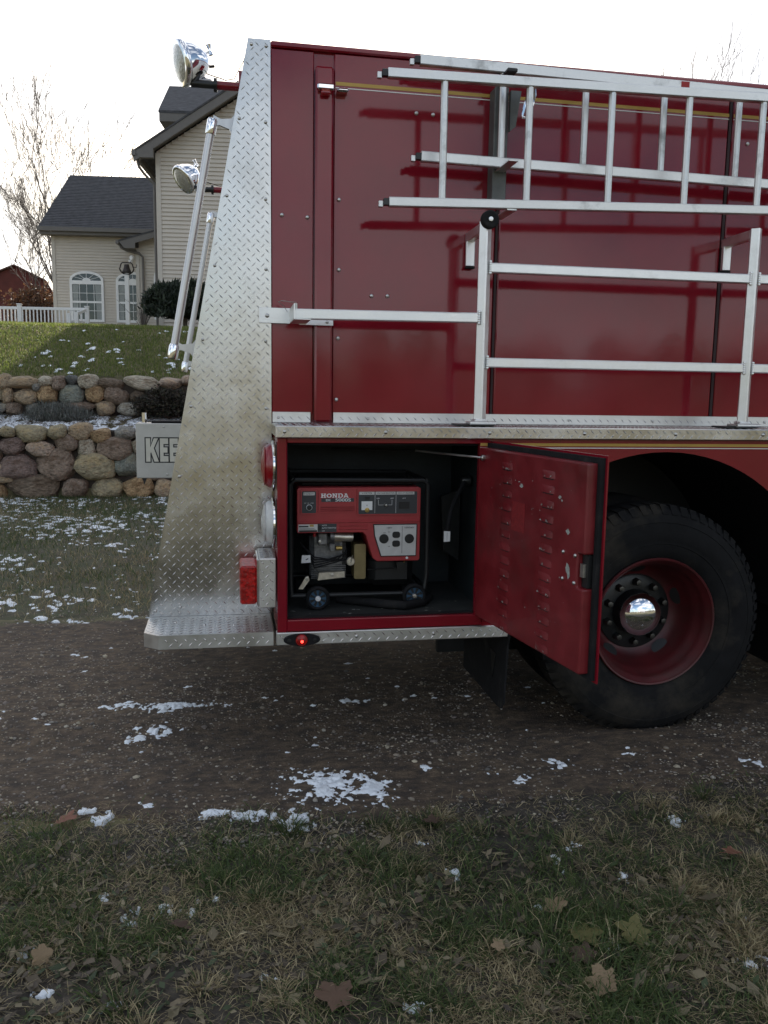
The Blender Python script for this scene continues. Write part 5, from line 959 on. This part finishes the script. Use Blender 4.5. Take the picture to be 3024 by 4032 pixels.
for s, x, z, sz, m, par, sx in (('ENGINE SW.', .3315, 1.079, .0085, INK_D, p1, .95), ('OFF   ON   START', .3315, 1.040, .005, INK, p1, 1.), ('V-METER', .5745, 1.080, .0095, INK_D, p2, 1.2), ('VOLTAGE SELECTOR', .654, 1.080, .0085, INK_D, p2, .95), ('CIRCUIT BREAKER', .7395, 1.080, .0085, INK_D, p2, .95), ('A C', .734, 1.058, .007, INK, p2, 1.2), ('120V', .622, 1.058, .007, INK, p2, 1.), ('240V', .682, 1.058, .007, INK, p2, 1.), ('V', .575, 1.028, .010, INK_D, p2, 1.), ('120V', .672, .932, .010, INK_D, p3, 1.2), ('120V/240V', .758, .932, .010, INK_D, p3, 1.), ('20A', .652, .911, .006, INK_D, p3, 1.), ('20A', .672, .914, .006, INK_D, p3, 1.), ('20A', .672, .852, .006, INK_D, p3, 1.)): text(s, x, z, sz, m, par, sx, Yt)
for s, z in (('AUTO', .945), ('AUTO THROTTLE', .934), ('OFF', .921)): text(s, .386, z, .0075, INK, p5, 1., GY-.0016, 0, 'LEFT')
# tube frame
fr = MB()
for y in (3.53, 3.92):
    fr.tube([(.262, y, .64), (.258, y, .70), (.258, y, 1.115), (.275, y, 1.135), (.825, y, 1.13), (.843, y, 1.112), (.846, y, .72), (.838, y, .66), (.815, y, .64), (.262, y, .64)], .011, 10)
for x, z in ((.262, .645), (.84, .66), (.27, 1.133), (.835, 1.128)): fr.tube([(x, 3.53, z), (x, 3.92, z)], .010, 8)
fr.build('tube_frame', BLACK, G)
MB().box((.30, 3.56, 1.104), (.79, 3.9, 1.124), .01).build('fuel_tank', BLACK, G)
# engine group
en = MB().box((.345, 3.60, .69), (.505, 3.86, .90), .02).build('engine_block', ENGINE, G)
for i in range(7): MB().box((.350, 3.585, .70+i*.009), (.50, 3.60, .704+i*.009), .001).build('cooling_fin', ENGINE, en)
MB().tube([(.445, 3.56, .888), (.525, 3.56, .884)], .021, 18).build('starter_motor', SILVER, en); MB().tube([(.427, 3.56, .888), (.444, 3.56, .888)], .025, 18).build('starter_cap', ENGINE, en); MB().tube([(.452, 3.555, .838), (.478, 3.555, .838)], .010, 14).build('solenoid', BRASS, en); MB().box((.425, 3.55, .825), (.450, 3.58, .858), .003).build('solenoid_body', ENGINE, en)
MB().box((.375, 3.555, .85), (.418, 3.59, .905), .006).build('carburettor', ENGINE, en); MB().lathe((.383, 3.555, .868), NY, [(.006, 0), (.006, .004), (0, .005)], 10).build('screw', STEEL, en); MB().tube([(.36, 3.55, .905), (.36, 3.55, .890)], .006, 10).build('fuel_tap', LENS_R, en)
MB().lathe((.517, 3.56, .778), NY, [(.0, -.01), (.019, -.008), (.019, .004), (.016, .007), (0, .008)], 22).build('oil_cap', SILVER, en); MB().tube([(.516, 3.55, .775), (.524, 3.545, .808)], .0025, 6).build('oil_cap_lever', STEEL, en)
MB().prism(rpoly(.533, .70, .583, .853, .008), *EX, -3.66, -3.56).build('fan_cover', GOLDM, en, 30); MB().prism([(.375, .700), (.49, .712), (.49, .737), (.38, .733)], *EX, -3.62, -3.55).build('engine_mount', SILVER, en, 0); MB().lathe((.437, 3.55, .722), NY, [(.008, 0), (.008, .006), (0, .007)], 6).build('mount_bolt', STEEL, en)
for s in range(5): MB().tube([(.30+.01*s, 3.58, .86-.01*s), (.36, 3.56, .80-.012*s), (.42+.02*s, 3.555, .79), (.50, 3.57, .81+.006*s)], .003, 6).build('wire', BLACK_R, en)
MB().box((.60, 3.58, .66), (.80, 3.88, .80), .03).build('alternator', BLACK, G)
MB().prism([(.305, .775), (.345, .777), (.344, .809), (.308, .809)], *EX, -3.56, -3.557).build('tag_label', INK, G, 0); MB().tube([(.324, 3.555, .79), (.334, 3.555, .795)], .002, 5).build('tag_mark', INK_D, G)
MB().prism([(.716, .745), (.746, .748), (.746, .778), (.712, .776)], *EX, -3.55, -3.53).build('ground_bracket', HUBBLK, G, 0); MB().tube([(.748, 3.51, .806), (.745, 3.53, .775)], .003, 6).build('ground_strap', BRASS, G); MB().lathe((.752, 3.505, .800), NY, [(.006, 0), (.005, .004), (0, .005)], 12).build('ground_screw', INK, G)
MB().tube([(.585, 3.54, .745), (.71, 3.54, .748)], .0025, 6).build('choke_rod', HUBBLK, G)
ax_ = MB().prism([(.292, .668), (.310, .666), (.338, .705), (.334, .722), (.322, .720)], *EX, -3.545, -3.535).build('wheel_bracket', SILVER, G, 0); MB().lathe((.327, 3.535, .712), NY, [(.008, 0), (.008, .004), (0, .005)], 6).build('bolt', STEEL, ax_)
for wx, nm in ((.371, 0), (.790, 1)):
    wz = .631; wl = MB().lathe((wx, 3.52, wz), (0, 1, 0), [(.036, -.012), (.044, -.016), (.051, -.010), (.052, 0), (.051, .010), (.044, .016), (.036, .012)], 36, caps=False).build('wheel_tyre', BLACK_R, G)
    MB().lathe((wx, 3.52, wz), (0, 1, 0), [(.0, -.002), (.038, -.004), (.040, -.010), (.037, -.012), (.034, -.008), (.034, .01), (0, .012)], 36).build('wheel_disc', BLUE, wl)
    for i in range(8):
        a = 2*PI*(i+.5)/8; d = Vector((math.cos(a), 0, math.sin(a))); c = Vector((wx, 3.509, wz)); q = Vector((-d.z, 0, d.x))
        MB().add([c+d*.014-q*.003, c+d*.014+q*.003, c+d*.034+q*.0065, c+d*.034-q*.0065], [(0, 1, 2, 3)]).build('wheel_opening', BLACK, wl, 0)
    MB().lathe((wx, 3.508, wz), NY, [(.012, 0), (.012, .006), (.009, .010), (0, .011)], 20).build('axle_cap', INK if nm == 0 else STEEL, wl)
for x in (.30, .80): MB().box((x, 3.83, .579), (x+.05, 3.90, .645), .006).build('rear_foot', BLACK_R, G)
# loose things in the compartment
t = MB().tube([(.47, 3.62, .600), (.56, 3.56, .604), (.66, 3.50, .601), (.74, 3.47, .600), (.83, 3.52, .600), (.88, 3.62, .600)], .0185, 12).build('rubber_hose', BLACK_R); tag(t, 'black rubber hose lying on the compartment floor below the generator', 'hose')
t = thing('power_cable', 'black cable with a white tag hanging inside the compartment beside the door', 'cable', (.98, 3.6, .8))
MB().tube([(1.05, 3.62, 1.12), (1.02, 3.60, 1.11), (.985, 3.58, 1.05), (.960, 3.57, 1.0), (.945, 3.56, .93), (.94, 3.56, .87)], .010, 10).build('cord', BLACK_R, t)
MB().prism([(.925, .858), (.953, .860), (.953, .904), (.925, .906)], (0, 0, 0), (1, 0, 0), (0, 0, 1), (0, -1, 0), -3.552, -3.549).build('tag_label', INK, t, 0); MB().prism([(.9385, .862), (.9395, .862), (.9395, .90), (.9385, .90)], (0, 0, 0), (1, 0, 0), (0, 0, 1), (0, -1, 0), -3.549, -3.5487).build('tag_mark', INK_D, t, 0); MB().lathe((1.055, 3.62, 1.12), (-1, 0, 0), [(.022, 0), (.020, .03), (.012, .04)], 14).build('cable_gland', HUBBLK, t)
t = tag(MB().prism([(.965, 1.03), (1.055, 1.06), (1.055, .73), (.98, .78)], (0, 0, 0), (1, 0, 0), (0, 0, 1), (0, -1, 0), -3.80, -3.77).build('junction_box', HUBBLK, None, 20), 'dark grey angled junction box on the compartment wall behind the cable', 'box')
mb = MB(); rs = random.Random(2)
for i in range(30):
    x, y, s = rs.uniform(.26, 1.0), rs.uniform(3.41, 3.6), rs.uniform(.002, .010); mb.add([(x+s*math.cos(k*1.05)*rs.uniform(.5, 1.5), y+s*math.sin(k*1.05)*.6, .5812+rs.uniform(0, .0015)) for k in range(6)], [tuple(range(6))])
tag(mb.build('floor_debris', CHIP, None, 0, kind='stuff'), 'pale crumbs and chips scattered on the compartment floor', 'debris')
